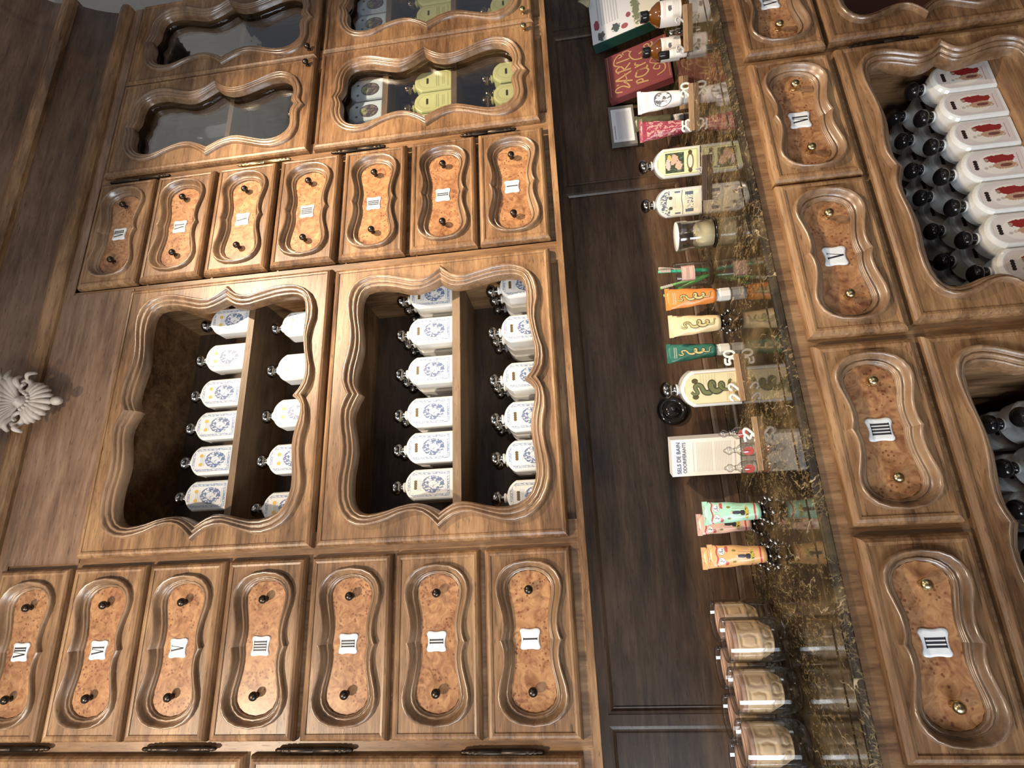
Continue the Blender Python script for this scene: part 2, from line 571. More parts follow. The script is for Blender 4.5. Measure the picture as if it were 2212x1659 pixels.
# ------------------------------------------------------------------ mesh helpers
class MB:
    def __init__(s): s.v, s.f, s.m, s.uv, s.sm = [], [], [], {}, []

    def face(s, idx, mi=0, uv=None, smooth=False):
        s.f.append(tuple(idx))
        s.m.append(mi)
        s.sm.append(smooth)
        if uv:
            s.uv[len(s.f)-1] = uv

    def add(s, pts):
        a = len(s.v)
        s.v += [tuple(p) for p in pts]
        return a

    def box(s, x0, x1, y0, y1, z0, z1, mi=0, bev=0):
        if bev:
            b = bev
            rows = []
            for z, k in ((z0, b), (z0+b, 0), (z1-b, 0), (z1, b)):
                rows.append([(x0+k+(b if not k else 0)*0, y0+k, z), (x1-k, y0+k, z), (x1-k, y1-k, z), (x0+k, y1-k, z)])
            s.rings(rows, mi, cap=True)
            return s
        a = s.add([(x, y, z) for z in (z0, z1) for x, y in ((x0, y0), (x1, y0), (x1, y1), (x0, y1))])
        for q in ((3, 2, 1, 0), (4, 5, 6, 7), (0, 1, 5, 4), (1, 2, 6, 5), (2, 3, 7, 6), (3, 0, 4, 7)):
            s.face([a+i for i in q], mi)
        return s

    def rings(s, rows, mi=0, cap=False, smooth=False, closed=True, flip=False, capmi=None):
        n = len(rows[0])
        a = s.add([p for r in rows for p in r])
        for i in range(len(rows)-1):
            for j in range(n if closed else n-1):
                k = (j+1) % n
                q = [a+i*n+j, a+i*n+k, a+(i+1)*n+k, a+(i+1)*n+j]
                s.face(q[::-1] if flip else q, mi, smooth=smooth)
        if cap:
            cm = mi if capmi is None else capmi
            q = [a+j for j in range(n)]
            s.face(q if flip else q[::-1], cm)
            q = [a+(len(rows)-1)*n+j for j in range(n)]
            s.face(q[::-1] if flip else q, cm)
        return s

    def lathe(s, prof, c=(0, 0, 0), n=24, mi=0, axis='Z', cap=True, smooth=True):
        rows = []
        for r, h in prof:
            row = []
            for j in range(n):
                t = 2*math.pi*j/n
                p = (r*math.cos(t), r*math.sin(t), h)
                if axis == 'Y':          # points towards the room (-y)
                    p = (p[0], -p[2], p[1])
                elif axis == 'X':
                    p = (p[2], p[0], p[1])
                row.append((c[0]+p[0], c[1]+p[1], c[2]+p[2]))
            rows.append(row)
        return s.rings(rows, mi, cap=cap, smooth=smooth)

    def tube(s, pts, r, n=8, mi=0, cap=True, flat=1.0):
        pts = [Vector(p) for p in pts]
        rr = r if isinstance(r, (list, tuple)) else [r]*len(pts)
        rows = []
        up = Vector((0, -1, 0))
        for i, p in enumerate(pts):
            d = (pts[min(i+1, len(pts)-1)]-pts[max(i-1, 0)]).normalized()
            a = d.cross(up)
            if a.length < 1e-4:
                a = d.cross(Vector((1, 0, 0)))
            a.normalize()
            b = a.cross(d).normalized()
            rows.append([p+a*(rr[i]*math.cos(2*math.pi*j/n))+b*(rr[i]*flat*math.sin(2*math.pi*j/n)) for j in range(n)])
        return s.rings(rows, mi, cap=cap, smooth=True)

    def build(s, name, mats, parent=None, loc=None):
        me = bpy.data.meshes.new(name)
        me.from_pydata(s.v, [], s.f)
        for m in (mats if isinstance(mats, (list, tuple)) else [mats]):
            me.materials.append(m)
        me.polygons.foreach_set('material_index', s.m)
        me.polygons.foreach_set('use_smooth', s.sm)
        if s.uv:
            ul = me.uv_layers.new(name='UVMap')
            for fi, uv in s.uv.items():
                for li, c in zip(me.polygons[fi].loop_indices, uv):
                    ul.data[li].uv = c
        me.validate()
        me.update()
        o = bpy.data.objects.new(name, me)
        COL.objects.link(o)
        if parent is not None:
            o.parent = parent
        if loc is not None:
            o.location = loc
        return o


def recalc(o):
    bm = bmesh.new()
    bm.from_mesh(o.data)
    bmesh.ops.recalc_face_normals(bm, faces=bm.faces)
    bm.to_mesh(o.data)
    bm.free()
    return o


def tag(o, label, cat, group=None):
    o['label'] = label
    o['category'] = cat
    if group:
        o['group'] = group
    return o


def thing(name, label, cat, loc=(0, 0, 0), rz=0, group=None, rot=None):
    o = bpy.data.objects.new(name, None)
    o.empty_display_size = .02
    COL.objects.link(o)
    o.location = loc
    o.rotation_euler = rot or (0, 0, rz)
    return tag(o, label, cat, group)


def structure(o):
    o['kind'] = 'structure'
    return o


def crom(pts, n):
    pts = [np.array(p, float) for p in pts]
    p = [2*pts[0]-pts[1]]+pts+[2*pts[-1]-pts[-2]]
    out = []
    seg = len(pts)-1
    for k in range(n+1):
        t = k/n*seg
        i = min(int(t), seg-1)
        t -= i
        a, b, c, d = p[i:i+4]
        out.append(.5*(2*b+(c-a)*t+(2*a-5*b+4*c-d)*t*t+(3*b-a-3*c+d)*t**3))
    return out


# outlines of the carved openings, in fractions of the front's width and height; four arcs meet in four points
CO = [[(0.967, 0.491), (0.935, 0.451), (0.92, 0.388), (0.934, 0.312), (0.946, 0.245), (0.945, 0.179), (0.924, 0.114), (0.882, 0.072), (0.815, 0.056), (0.739, 0.077), (0.669, 0.07), (0.6, 0.049), (0.542, 0.055), (0.508, 0.08)], [(0.508, 0.08), (0.471, 0.06), (0.408, 0.052), (0.347, 0.065), (0.292, 0.063), (0.227, 0.048), (0.169, 0.049), (0.103, 0.082), (0.061, 0.142), (0.048, 0.22), (0.065, 0.298), (0.083, 0.369), (0.073, 0.442), (0.038, 0.496)], [(0.038, 0.496), (0.071, 0.53), (0.093, 0.574), (0.092, 0.634), (0.067, 0.715), (0.056, 0.797), (0.073, 0.867), (0.121, 0.913), (0.193, 0.924), (0.271, 0.915), (0.333, 0.914), (0.397, 0.927), (0.455, 0.928), (0.503, 0.903)], [(0.503, 0.903), (0.549, 0.927), (0.603, 0.927), (0.671, 0.907), (0.742, 0.904), (0.824, 0.923), (0.884, 0.926), (0.927, 0.9), (0.953, 0.844), (0.956, 0.757), (0.937, 0.669), (0.922, 0.591), (0.933, 0.536), (0.967, 0.491)]]
CI = [[(0.907, 0.496), (0.883, 0.454), (0.877, 0.403), (0.888, 0.335), (0.9, 0.26), (0.903, 0.193), (0.896, 0.143), (0.869, 0.119), (0.817, 0.115), (0.767, 0.118), (0.717, 0.111), (0.661, 0.099), (0.606, 0.092), (0.553, 0.103), (0.513, 0.14)], [(0.513, 0.14), (0.486, 0.103), (0.449, 0.1), (0.399, 0.115), (0.343, 0.124), (0.276, 0.117), (0.216, 0.111), (0.17, 0.118), (0.125, 0.148), (0.102, 0.207), (0.1, 0.279), (0.116, 0.36), (0.123, 0.419), (0.113, 0.456), (0.095, 0.495)], [(0.095, 0.495), (0.11, 0.53), (0.123, 0.583), (0.12, 0.651), (0.104, 0.727), (0.098, 0.796), (0.115, 0.839), (0.157, 0.86), (0.223, 0.862), (0.29, 0.851), (0.341, 0.857), (0.4, 0.872), (0.445, 0.872), (0.5, 0.84)], [(0.5, 0.84), (0.538, 0.866), (0.593, 0.865), (0.662, 0.85), (0.726, 0.852), (0.793, 0.865), (0.86, 0.865), (0.9, 0.843), (0.908, 0.782), (0.897, 0.703), (0.879, 0.633), (0.884, 0.564), (0.907, 0.496)]]
NO = [[(0.886, 0.504), (0.828, 0.471), (0.778, 0.424), (0.77, 0.366), (0.81, 0.297), (0.866, 0.228), (0.877, 0.164), (0.821, 0.103), (0.722, 0.069), (0.618, 0.055), (0.542, 0.059), (0.47, 0.036)], [(0.47, 0.036), (0.413, 0.057), (0.325, 0.056), (0.25, 0.055), (0.18, 0.065), (0.121, 0.091), (0.074, 0.146), (0.077, 0.205), (0.126, 0.285), (0.166, 0.357), (0.144, 0.423), (0.072, 0.489)], [(0.072, 0.489), (0.139, 0.529), (0.189, 0.58), (0.194, 0.636), (0.163, 0.698), (0.11, 0.76), (0.104, 0.823), (0.15, 0.876), (0.244, 0.917), (0.351, 0.933), (0.426, 0.929), (0.482, 0.938)], [(0.482, 0.938), (0.549, 0.923), (0.649, 0.924), (0.751, 0.91), (0.842, 0.877), (0.895, 0.818), (0.885, 0.751), (0.837, 0.684), (0.803, 0.618), (0.821, 0.559), (0.886, 0.504)]]
NI = [[(0.833, 0.502), (0.773, 0.466), (0.735, 0.413), (0.746, 0.349), (0.789, 0.279), (0.82, 0.221), (0.818, 0.17), (0.777, 0.13), (0.703, 0.109), (0.622, 0.105), (0.572, 0.112), (0.521, 0.095)], [(0.521, 0.095), (0.456, 0.114), (0.378, 0.108), (0.302, 0.106), (0.244, 0.121), (0.195, 0.163), (0.191, 0.224), (0.232, 0.29), (0.272, 0.362), (0.253, 0.43), (0.193, 0.499)], [(0.193, 0.499), (0.229, 0.537), (0.272, 0.595), (0.268, 0.652), (0.233, 0.715), (0.198, 0.778), (0.207, 0.825), (0.246, 0.861), (0.328, 0.882), (0.419, 0.882), (0.502, 0.897)], [(0.502, 0.897), (0.575, 0.877), (0.681, 0.875), (0.768, 0.86), (0.803, 0.819), (0.794, 0.752), (0.755, 0.691), (0.725, 0.625), (0.76, 0.566), (0.833, 0.502)]]
DQ_O = [(0, .352), (.022, .330), (.055, .314), (.11, .314), (.17, .340), (.235, .376), (.29, .386), (.34, .362), (.385, .300), (.418, .195), (.432, 0)]
DQ_I = [(0, .205), (.03, .197), (.07, .190), (.12, .194), (.18, .214), (.235, .236), (.28, .243), (.315, .222), (.345, .170), (.364, .095), (.372, 0)]


def quarters(q):
    """four arcs, clockwise from the bottom cusp over left, top and right, split at the cusps and at the ends"""
    A = [(.5-a, .5-b) for a, b in q]
    B = [(.5-a, .5+b) for a, b in q][::-1]
    C = [(.5+a, .5+b) for a, b in q]
    D = [(.5+a, .5-b) for a, b in q][::-1]
    return [A+B[1:], C+D[1:]]


DO, DI = quarters(DQ_O), quarters(DQ_I)


def sample(segs, n): return [crom(s, n) for s in segs]


def rect_pts(dirs, rect, inset):
    """points on a rectangle in the directions of an outline's points, with the corners hit exactly"""
    x0, x1, z0, z1 = rect
    cx, cz, w, h = (x0+x1)/2, (z0+z1)/2, (x1-x0)/2-inset, (z1-z0)/2-inset
    out = []
    for u, v in dirs:
        m = max(abs(u), abs(v))
        out.append([u/m, v/m])
    for c in ((-1, -1), (-1, 1), (1, 1), (1, -1)):
        k = min(range(len(out)), key=lambda i: (out[i][0]-c[0])**2+(out[i][1]-c[1])**2)
        out[k] = list(c)
    return [(cx+a*w, cz+b*h) for a, b in out]


FIELD = .015
MOULD = [(-.02, FIELD-.002), (0, FIELD), (.03, FIELD+.006), (.09, FIELD+.0100), (.18, FIELD+.0118), (.29, FIELD+.0104), (.38, FIELD+.0066), (.43, FIELD+.0040), (.46, FIELD+.0060), (.54, FIELD+.0074),
         (.63, FIELD+.0058), (.70, FIELD+.0020), (.73, FIELD-.0002), (.77, FIELD+.0018), (.85, FIELD+.0014), (.90, FIELD-.0016), (1, FIELD-.008)]
MOULD_D = [(-.02, FIELD-.002), (0, FIELD), (.03, FIELD+.0050), (.10, FIELD+.0088), (.20, FIELD+.0092), (.33, FIELD+.0062), (.46, FIELD+.0006), (.58, FIELD-.0040), (.66, FIELD-.0050), (.69, FIELD-.0026),
           (.77, FIELD-.0024), (.83, FIELD-.0048), (.86, FIELD-.0070), (.92, FIELD-.0068), (.96, FIELD-.0086), (1, FIELD-.0115)]
BURL = FIELD-.0112
RIM = [(0, -.001), (0, .0060), (.0014, .0115), (.0045, .0155), (.0090, .0176), (.0128, .0168), (.0136, FIELD), (.016, FIELD)]


def front_board(name, rect, outl, Y, mat, parent, n=24, hole=True):
    """lipped board with a rounded rim; its face runs to the carved outline"""
    x0, x1, z0, z1 = rect
    mb = MB()
    S = sample(outl, n)
    O = [p for s in S for p in s[:-1]]
    R = rect_pts([(u-.5, v-.5) for u, v in O], rect, 0)
    rows = []
    for ins, d in RIM:
        rows.append([(x, Y-d, z) for x, z in rect_pts([(u-.5, v-.5) for u, v in O], rect, ins)])
    rows.append([(x0+u*(x1-x0), Y-FIELD, z0+v*(z1-z0)) for u, v in O])
    mb.rings(rows)
    o = mb.build(name, mat, parent)
    return recalc_front(o)


def recalc_front(o):
    """flip faces so they look at the room (-y)"""
    me = o.data
    bm = bmesh.new()
    bm.from_mesh(me)
    bm.normal_update()
    tot = sum(f.normal.y*f.calc_area() for f in bm.faces)
    if tot > 0:
        bmesh.ops.reverse_faces(bm, faces=bm.faces)
    bm.to_mesh(me)
    bm.free()
    return o


def moulding(name, rect, outl, inl, Y, prof, mat, parent, n=24, reveal=0):
    x0, x1, z0, z1 = rect
    mb = MB()
    for so, si in zip(sample(outl, n), sample(inl, n)):
        rows = []
        for t, d in prof:
            rows.append([(x0+(a[0]+(b[0]-a[0])*t)*(x1-x0), Y-d, z0+(a[1]+(b[1]-a[1])*t)*(z1-z0)) for a, b in zip(so, si)])
        if reveal:
            rows.append([(x, Y+reveal, z) for x, y, z in rows[-1]])
        mb.rings(rows, closed=False, smooth=True)
    return recalc_front(mb.build(name, mat, parent))


def filled(name, rect, outl, Y, mat, parent, n=16):
    x0, x1, z0, z1 = rect
    mb = MB()
    O = [p for s in sample(outl, n) for p in s[:-1]]
    c = mb.add([((x0+x1)/2, Y, (z0+z1)/2)])
    a = mb.add([(x0+u*(x1-x0), Y, z0+v*(z1-z0)) for u, v in O])
    k = len(O)
    for i in range(k):
        mb.face([c, a+i, a+(i+1) % k])
    return recalc_front(mb.build(name, mat, parent))


# ------------------------------------------------------------------ number plates, knobs, hinges
PLATE = [(-.50, .28), (-.47, .45), (-.34, .49), (-.16, .44), (.02, .425), (.22, .45), (.38, .49), (.49, .42), (.50, .26), (.47, .10), (.47, -.10), (.50, -.28), (.47, -.45), (.34, -.50), (.16, -.45), (-.02, -.425),
         (-.22, -.44), (-.38, -.48), (-.48, -.42), (-.50, -.28), (-.47, -.10), (-.47, .10)]
NUM = dict(I=[('I', 0)], II=[('I', -.5), ('I', .5)], III=[('I', -1), ('I', 0), ('I', 1)], IIII=[('I', -1.5), ('I', -.5), ('I', .5), ('I', 1.5)], V=[('V', 0)], VI=[('V', -.5), ('I', .95)],
           VII=[('V', -.9), ('I', .55), ('I', 1.5)])


def plate(cx, cz, Y, num, parent, w=.0355, h=.0375):
    mb = MB()
    oc = crom(PLATE+[PLATE[0]], 60)[:-1]
    rows = [[(cx+a*w*k, Y-d, cz+b*h*k) for a, b in oc] for k, d in ((1, 0), (1, .0012), (.94, .0022), (.80, .0026))]
    mb.rings(rows, 0, smooth=True)
    a = mb.add(rows[-1])
    mb.face(list(range(a, a+len(oc))))

    def bar(p, q, th):
        p, q = Vector(p), Vector(q)
        d = (q-p).normalized()
        nrm = Vector((-d.y, d.x))*th/2
        pts = [p+nrm, q+nrm, q-nrm, p-nrm]
        i = mb.add([(cx+k.x, Y-.0030, cz+k.y) for k in pts])
        mb.face([i, i+1, i+2, i+3], 1)
    g = .0048
    for ch, off in NUM[num]:
        x = off*g
        hh = .0125
        if ch == 'I':
            bar((x, -hh), (x, hh), .0027)
            bar((x-.0021, hh), (x+.0021, hh), .0010)
            bar((x-.0021, -hh), (x+.0021, -hh), .0010)
        else:
            bar((x-.0045, hh), (x, -hh), .0028)
            bar((x+.0042, hh), (x, -hh), .0009)
            bar((x-.0065, hh), (x-.0025, hh), .0010)
            bar((x+.0025, hh), (x+.0060, hh), .0010)
    o = recalc_front(mb.build('number_plate', [M['enamel'], M['ink']], parent))
    o['label'] = 'white enamel plate numbered '+num
    return o


KNOB = [(.0044, 0), (.0054, .0010), (.0044, .0022), (.0036, .0040), (.0040, .0062), (.0062, .0080), (.0080, .0110), (.0083, .0136), (.0073, .0165), (.0046, .0186), (.0012, .0195)]


def knob(x, z, Y, mat, parent, s=1.0):
    mb = MB().lathe([(r*s, h*s) for r, h in KNOB], (x, Y, z), 16, axis='Y')
    return recalc(mb.build('knob', mat, parent))


def hinge(x, z0, z1, Y, parent, mat=None):
    L = z1-z0
    c = (z0+z1)/2
    r = .0056
    pr = [(.0012, -L/2), (.0034, -L/2+.003), (.0040, -L/2+.008), (.0034, -L/2+.012), (.0050, -L/2+.014), (.0050, -L/2+.018), (.0042, -L/2+.020), (.0056, -L/2+.023), (.0056, -L/2+.028), (.0046, -L/2+.030), (r, -L/2+.034), (r, -.0008), (r*.8, 0)]
    pr = pr+[(a, -b) for a, b in pr[::-1]][1:]
    mb = MB().lathe(pr, (x, Y, c), 14)
    mb.box(x-.0022, x+.0022, Y+.001, Y+.009, c-L/2+.03, c+L/2-.03)
    return recalc(mb.build('hinge', mat or M['hinge'], parent))


def drawer(rect, Y, num, parent, kmat, wmat):
    fr = front_board('drawer', rect, DO, Y, wmat, parent)
    fr['label'] = 'carved drawer front numbered '+num
    moulding('moulding', rect, DO, DI, Y, MOULD_D, M['mould'], fr)
    filled('burl_panel', rect, DI, Y-BURL, M['burl'], fr)
    x0, x1, z0, z1 = rect
    cx, cz = (x0+x1)/2, (z0+z1)/2
    for s in (-1, 1):
        knob(cx+s*.264*(x1-x0), cz, Y-BURL, kmat, fr)
    plate(cx, cz+.002, Y-BURL, num, fr)
    return fr


def door(rect, Y, parent, outl, inl, label, glass=True, knob_at=None, kmat=None, reveal=.007):
    d = front_board('door', rect, outl, Y, M['wood'], parent)
    d['label'] = label
    nar = outl is NO
    moulding('moulding', rect, outl, inl, Y, [(t, FIELD+(q-FIELD)*(.72 if nar else 1)) for t, q in MOULD], M['mould'], d, reveal=.002 if nar else reveal)
    x0, x1, z0, z1 = rect
    if glass:
        mb = MB()
        O = [p for s in sample(inl, 12) for p in s[:-1]]
        k = len(O)
        g = [[(x0+(u+(u-.5)*.03)*(x1-x0), Y+dd, z0+(v+(v-.5)*.03)*(z1-z0)) for u, v in O] for dd in (.014, .017)]
        mb.rings(g, cap=True)
        recalc(mb.build('glass_pane', M['pane'], d))
    if knob_at:
        knob(knob_at[0], knob_at[1], Y-FIELD, kmat, d)
    return d


def part(name, mat, parent, *boxes, label=None):
    mb = MB()
    for b in boxes:
        mb.box(*b)
    o = mb.build(name, mat, parent)
    if label:
        o['label'] = label
    return o


# ================================================================== the wall cabinet
HX0, HX1, HZ0, HZ1 = -.72, 1.70, 1.2865, 2.56
hutch = thing('wall_cabinet', 'tall carved honey walnut wall cabinet with numbered drawers above the marble counter', 'cabinet')
DEP = .205
body = part('carcass', M['stile'], hutch,
            (HX0, -.62, 0, DEP, HZ0, HZ1), (-.35, .095, 0, DEP, HZ0, HZ1), (.665, .7125, 0, DEP, HZ0, HZ1), (.7125, 1.0325, .014, DEP, HZ0, HZ1), (1.0325, 1.085, 0, DEP, HZ0, HZ1), (1.345, 1.412, 0, DEP, HZ0, HZ1), (1.668, HX1, 0, DEP, HZ0, HZ1))
for b_ in ((-.62, -.35, .013, DEP, HZ0, 1.335), (.095, .665, .013, DEP, HZ0, 1.3345), (1.085, 1.345, .013, DEP, HZ0, 1.3345), (1.412, 1.668, .013, DEP, HZ0, 1.3345)):
    part('bottom_rail', M['wood'], hutch, b_)
for b_ in ((-.62, -.35, .013, DEP, 1.89, 1.955), (.095, .665, .013, DEP, 1.795, 1.8685), (1.085, 1.345, .013, DEP, 1.875, 1.955), (1.412, 1.668, .013, DEP, 1.875, 1.955)):
    part('middle_rail', M['wood'], hutch, b_)
for b_ in ((-.62, -.35, 0, DEP, 2.44, HZ1), (.095, .665, 0, DEP, 2.315, HZ1), (1.085, 1.345, 0, DEP, 2.47, HZ1), (1.412, 1.668, 0, DEP, 2.47, HZ1)):
    part('top_rail', M['stile'], hutch, b_)
part('frieze', M['frieze'], hutch, (-.715, HX1, -.002, 0, 2.519, 2.5455), (.055, .706, -.002, 0, 2.352, 2.519))
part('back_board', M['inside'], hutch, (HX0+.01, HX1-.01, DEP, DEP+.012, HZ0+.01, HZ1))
# small frame lines on the carcass face
part('edge_strip', M['wood'], hutch, (-.71, HX1, -.004, .013, HZ0+.0005, 1.3005), label='narrow strip along the lower edge')
# drawers
ZB = [1.3155, 1.4895, 1.660, 1.836, 2.008, 2.180, 2.355]
NUMS = ['I', 'II', 'III', 'IIII', 'V', 'VI', 'VII']
for z, nm in zip(ZB, NUMS):
    drawer((-.2715, .046, z, z+.1645), -.0005, nm, hutch, M['bronze'], M['wood'])
ZR = [1.3125, 1.4815, 1.6555, 1.828, 2.000, 2.172, 2.342]
for z, nm in zip(ZR, NUMS):
    drawer((.7155, 1.0295, z, z+.1620), -.0005, nm, hutch, M['bronze'], M['wood'])
# doors
UD, LD = (.0635, .6955, 1.8285, 2.3500), (.0630, .6900, 1.3170, 1.8210)
door(UD, -.0005, hutch, CO, CI, 'large upper middle door with a scalloped opening', glass=False)
door(LD, -.0005, hutch, CO, CI, 'large lower middle door with a scalloped opening', glass=False)
CR, DR = (1.0540, 1.3800, 1.3180, 1.9060), (1.3810, 1.7060, 1.3180, 1.9060)
ER, FR = (1.0540, 1.3720, 1.9205, 2.5050), (1.3730, 1.6900, 1.9205, 2.5050)
door(CR, -.0005, hutch, NO, NI, 'narrow glazed door, lower left of four at the right', True, (1.352, 1.345), M['brass'])
door(DR, -.0005, hutch, NO, NI, 'narrow glazed door, lower right of four', True, (1.412, 1.345), M['brass'])
door(ER, -.0005, hutch, NO, NI, 'narrow glazed door, upper left of four at the right', True, (1.345, 1.945), M['bronze'])
door(FR, -.0005, hutch, NO, NI, 'narrow glazed door, upper right of four', True, (1.402, 1.945), M['bronze'])
for r, lb in (((-.615, -.2915, 1.9275, 2.5050), 'upper door beyond the left drawers'), ((-.615, -.2915, 1.3180, 1.9150), 'lower door beyond the left drawers')):
    door(r, -.0005, hutch, NO, NI, lb, True)
# hinges
for (a, b, c, d) in ((994.5, 1626, 1176, 1623), (595, 1622, 763, 1618), (307, 1618, 468, 1617), (-55, 1618, 107.6, 1617), (715.6, 329.5, 833.6, 317), (993.6, 293, 1115.6, 279), (238.6, 395.6, 368.8, 379), (514, 357.6, 629, 344)):
    p, q = P(a, b, -.008), P(c, d, -.008)
    hinge((p.x+q.x)/2, q.z, p.z, -.008, hutch, M['brass'] if a == 514 else None)
# shelves
part('shelf', M['shelf'], hutch, (.095, .665, .030, DEP, 2.0405, 2.0560))
part('shelf', M['shelf'], hutch, (.095, .665, .030, DEP, 1.5330, 1.5510))
part('shelf', M['shelf'], hutch, (1.085, 1.345, .030, DEP, 1.7290, 1.7450))
part('shelf', M['shelf'], hutch, (1.085, 1.345, .030, DEP, 1.5370, 1.5520))
part('shelf', M['shelf'], hutch, (1.412, 1.668, .030, DEP, 1.7290, 1.7450))
part('shelf', M['shelf'], hutch, (1.412, 1.668, .030, DEP, 1.5370, 1.5520))
part('shelf', M['shelf'], hutch, (1.085, 1.345, .030, DEP, 2.1850, 2.1990))
part('shelf', M['shelf'], hutch, (1.412, 1.668, .030, DEP, 2.1850, 2.1990))


# cornice: profile (y, z) run along the front and returned at the right end
def run(name, prof, mat, x0, x1, parent, smooth=False):
    mb = MB()
    rows = []
    for y, z in prof:
        k = -y
        rows.append([(x0, y, z), (x1+k, y, z), (x1+k, .22, z)])
    mb.rings(rows, closed=False, smooth=smooth)
    return recalc_front(mb.build(name, mat, parent))


run('cornice_bead', [(0, 2.545), (-.010, 2.546), (-.017, 2.552), (-.021, 2.562), (-.021, 2.574), (-.017, 2.584), (-.009, 2.590), (-.006, 2.592)], M['wood'], -.72, 1.685, hutch)
run('cornice_cove', [(-.006, 2.590), (-.009, 2.612), (-.014, 2.64), (-.020, 2.67), (-.028, 2.70), (-.034, 2.718)], M['frieze'], -.72, 1.685, hutch, True)
run('cornice_bead', [(-.034, 2.716), (-.046, 2.718), (-.054, 2.726), (-.057, 2.738), (-.055, 2.750), (-.046, 2.757), (-.040, 2.759)], M['wood'], -.72, 1.685, hutch)
run('cornice_cove', [(-.040, 2.757), (-.044, 2.79), (-.058, 2.83), (-.085, 2.87), (-.125, 2.91), (-.16, 2.93), (-.18, 2.94), (-.18, 2.99), (.22, 2.99)], M['frieze'], -.72, 1.685, hutch, True)


# carved shell on the cornice
def ornament():
    mb = MB()
    c = P(66, 874, -.030)

    def pt(a, b, y): return (c.x+a, -.030-y, c.z+b)      # a right, b up, y towards the room
    # lower shell: flutes fan downwards from the centre
    for k in range(11):
        t = math.radians(-90+(k-5)*15.5)
        L = .058-.0022*abs(k-5)
        pts = [pt(math.cos(t)*L*s, math.sin(t)*L*s-.004, .016+.008*math.sin(s*2.6)-.012*s*s) for s in (.15, .35, .6, .8, .95, 1.06)]
        mb.tube(pts, [.003, .0048, .0066, .0078, .0074, .0030], 8)
    # upper shell: longer flutes fan upwards
    for k in range(11):
        t = math.radians(90+(k-5)*12)
        L = .092-.004*abs(k-5)
        pts = [pt(math.cos(t)*L*s, math.sin(t)*L*s+.006, .017+.012*s) for s in (.12, .3, .5, .7, .88, 1.0)]
        mb.tube(pts, [.003, .0044, .0062, .0080, .0088, .0040], 8)
    # scrolls and curling leaves either side
    for s in (-1, 1):
        sp = []
        for i in range(22):
            t = i/21*math.pi*2.6
            r = .006+.014*i/21
            sp.append(pt(s*(.036+r*math.cos(t)), .004+r*math.sin(t), .022-.008*i/21))
        mb.tube(sp, [.0035+.0035*i/21 for i in range(22)], 8)
        for (a0, b0, a1, b1, a2, b2, w) in ((.030, .012, .052, .030, .066, .022, .008), (.034, .020, .054, .052, .082, .056, .010), (.030, .030, .058, .078, .090, .088, .011), (.022, .036, .040, .085, .062, .112, .010),
                                            (.050, .004, .066, -.002, .070, -.016, .006)):
            pts = []
            for i in range(9):
                q = i/8
                a = (1-q)**2*a0+2*q*(1-q)*a1+q*q*a2
                b = (1-q)**2*b0+2*q*(1-q)*b1+q*q*b2
                pts.append(pt(s*a, b, .014+.014*math.sin(q*3)))
            mb.tube(pts, [w*(.35+.65*math.sin(.3+i/8*2.6)) for i in range(9)], 8, flat=.6)
    # centre boss, bead collar and drop
    mb.lathe([(.016, 0), (.015, .010), (.011, .020), (.004, .026)], pt(0, .002, .012), 16, axis='Y')
    for k in range(7):
        t = math.radians(-90+(k-3)*24)
        mb.lathe([(.0045, 0), (.0045, .004), (.003, .007), (.0008, .0085)], pt(math.cos(t)*.020, math.sin(t)*.020, .022), 8, axis='Y')
    mb.lathe([(.003, -.016), (.008, -.012), (.0105, -.004), (.0095, .004), (.005, .010), (.001, .012)], pt(0, -.0745, .010), 12)
    o = recalc(mb.build('carved_shell_ornament', M['ornament'], hutch))
    o['label'] = 'bleached carved shell with leaf scrolls on the cornice'


ornament()
# alcove back between cabinet and counter: framed dark panels
AY = .180
alc = MB()
alc.box(-.75, 1.95, AY+.008, AY+.02, .951, 1.2865)
for x in (-.745, -.285, .985, 1.56):
    alc.box(x-.010, x+.010, AY+.001, AY+.009, .9692, 1.2698)
alc.box(-.75, 1.95, AY+.001, AY+.009, 1.270, 1.2865)
alc.box(-.75, 1.95, AY-.003, AY+.009, .9508, .9585)
alc.box(-.75, 1.95, AY+.001, AY+.009, .9585, .969)
ab = alc.build('alcove_back', M['panel'], hutch)
ab['label'] = 'dark framed boarding behind the counter'
for x0, x1 in ((-.735, -.295), (-.275, .975), (.995, 1.55)):
    mb = MB()
    rows = [[(x0+k, AY+d, .969+k), (x1-k, AY+d, .969+k), (x1-k, AY+d, 1.270-k), (x0+k, AY+d, 1.270-k)] for k, d in ((0, .002), (.006, .0035), (.010, .0075), (.013, .006))]
    mb.rings(rows)
    recalc_front(mb.build('panel_bead', M['panel'], hutch))

# ================================================================== base cabinet
BY = -.2255
base = thing('base_cabinet', 'carved walnut base cabinet with numbered drawers and deep doors under the marble counter', 'cabinet')
part('carcass', M['stile'], base, (-.72, 1.75, BY, .17, .752, .938), (-.72, -.19, BY, .17, .10, .752), (.262, .402, BY, .17, .10, .752), (.886, .985, BY, .17, .10, .752), (1.35, 1.75, BY, .17, .10, .752))
for b_ in ((-.19, .262, BY, .17, .10, .4735), (.402, .886, BY, .17, .10, .4735), (.985, 1.35, BY, .17, .10, .4735)):
    part('bottom_rail', M['wood'], base, b_)
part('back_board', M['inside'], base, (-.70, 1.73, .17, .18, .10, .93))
part('plinth', M['wood'], base, (-.70, 1.73, BY+.03, .17, .0, .10))
for x0, x1, nm in ((-.5285, -.2545, 'II'), (-.2445, .0310, 'III'), (.0440, .3195, 'IIII'), (.3330, .6215, 'V'), (.6255, .8985, 'VI'), (.9170, 1.2000, 'VII'), (1.2100, 1.4930, 'VIII'[:3])):
    drawer((x0, x1, .7640, .9115), BY-.0005, nm, base, M['brass'], M['wood'])
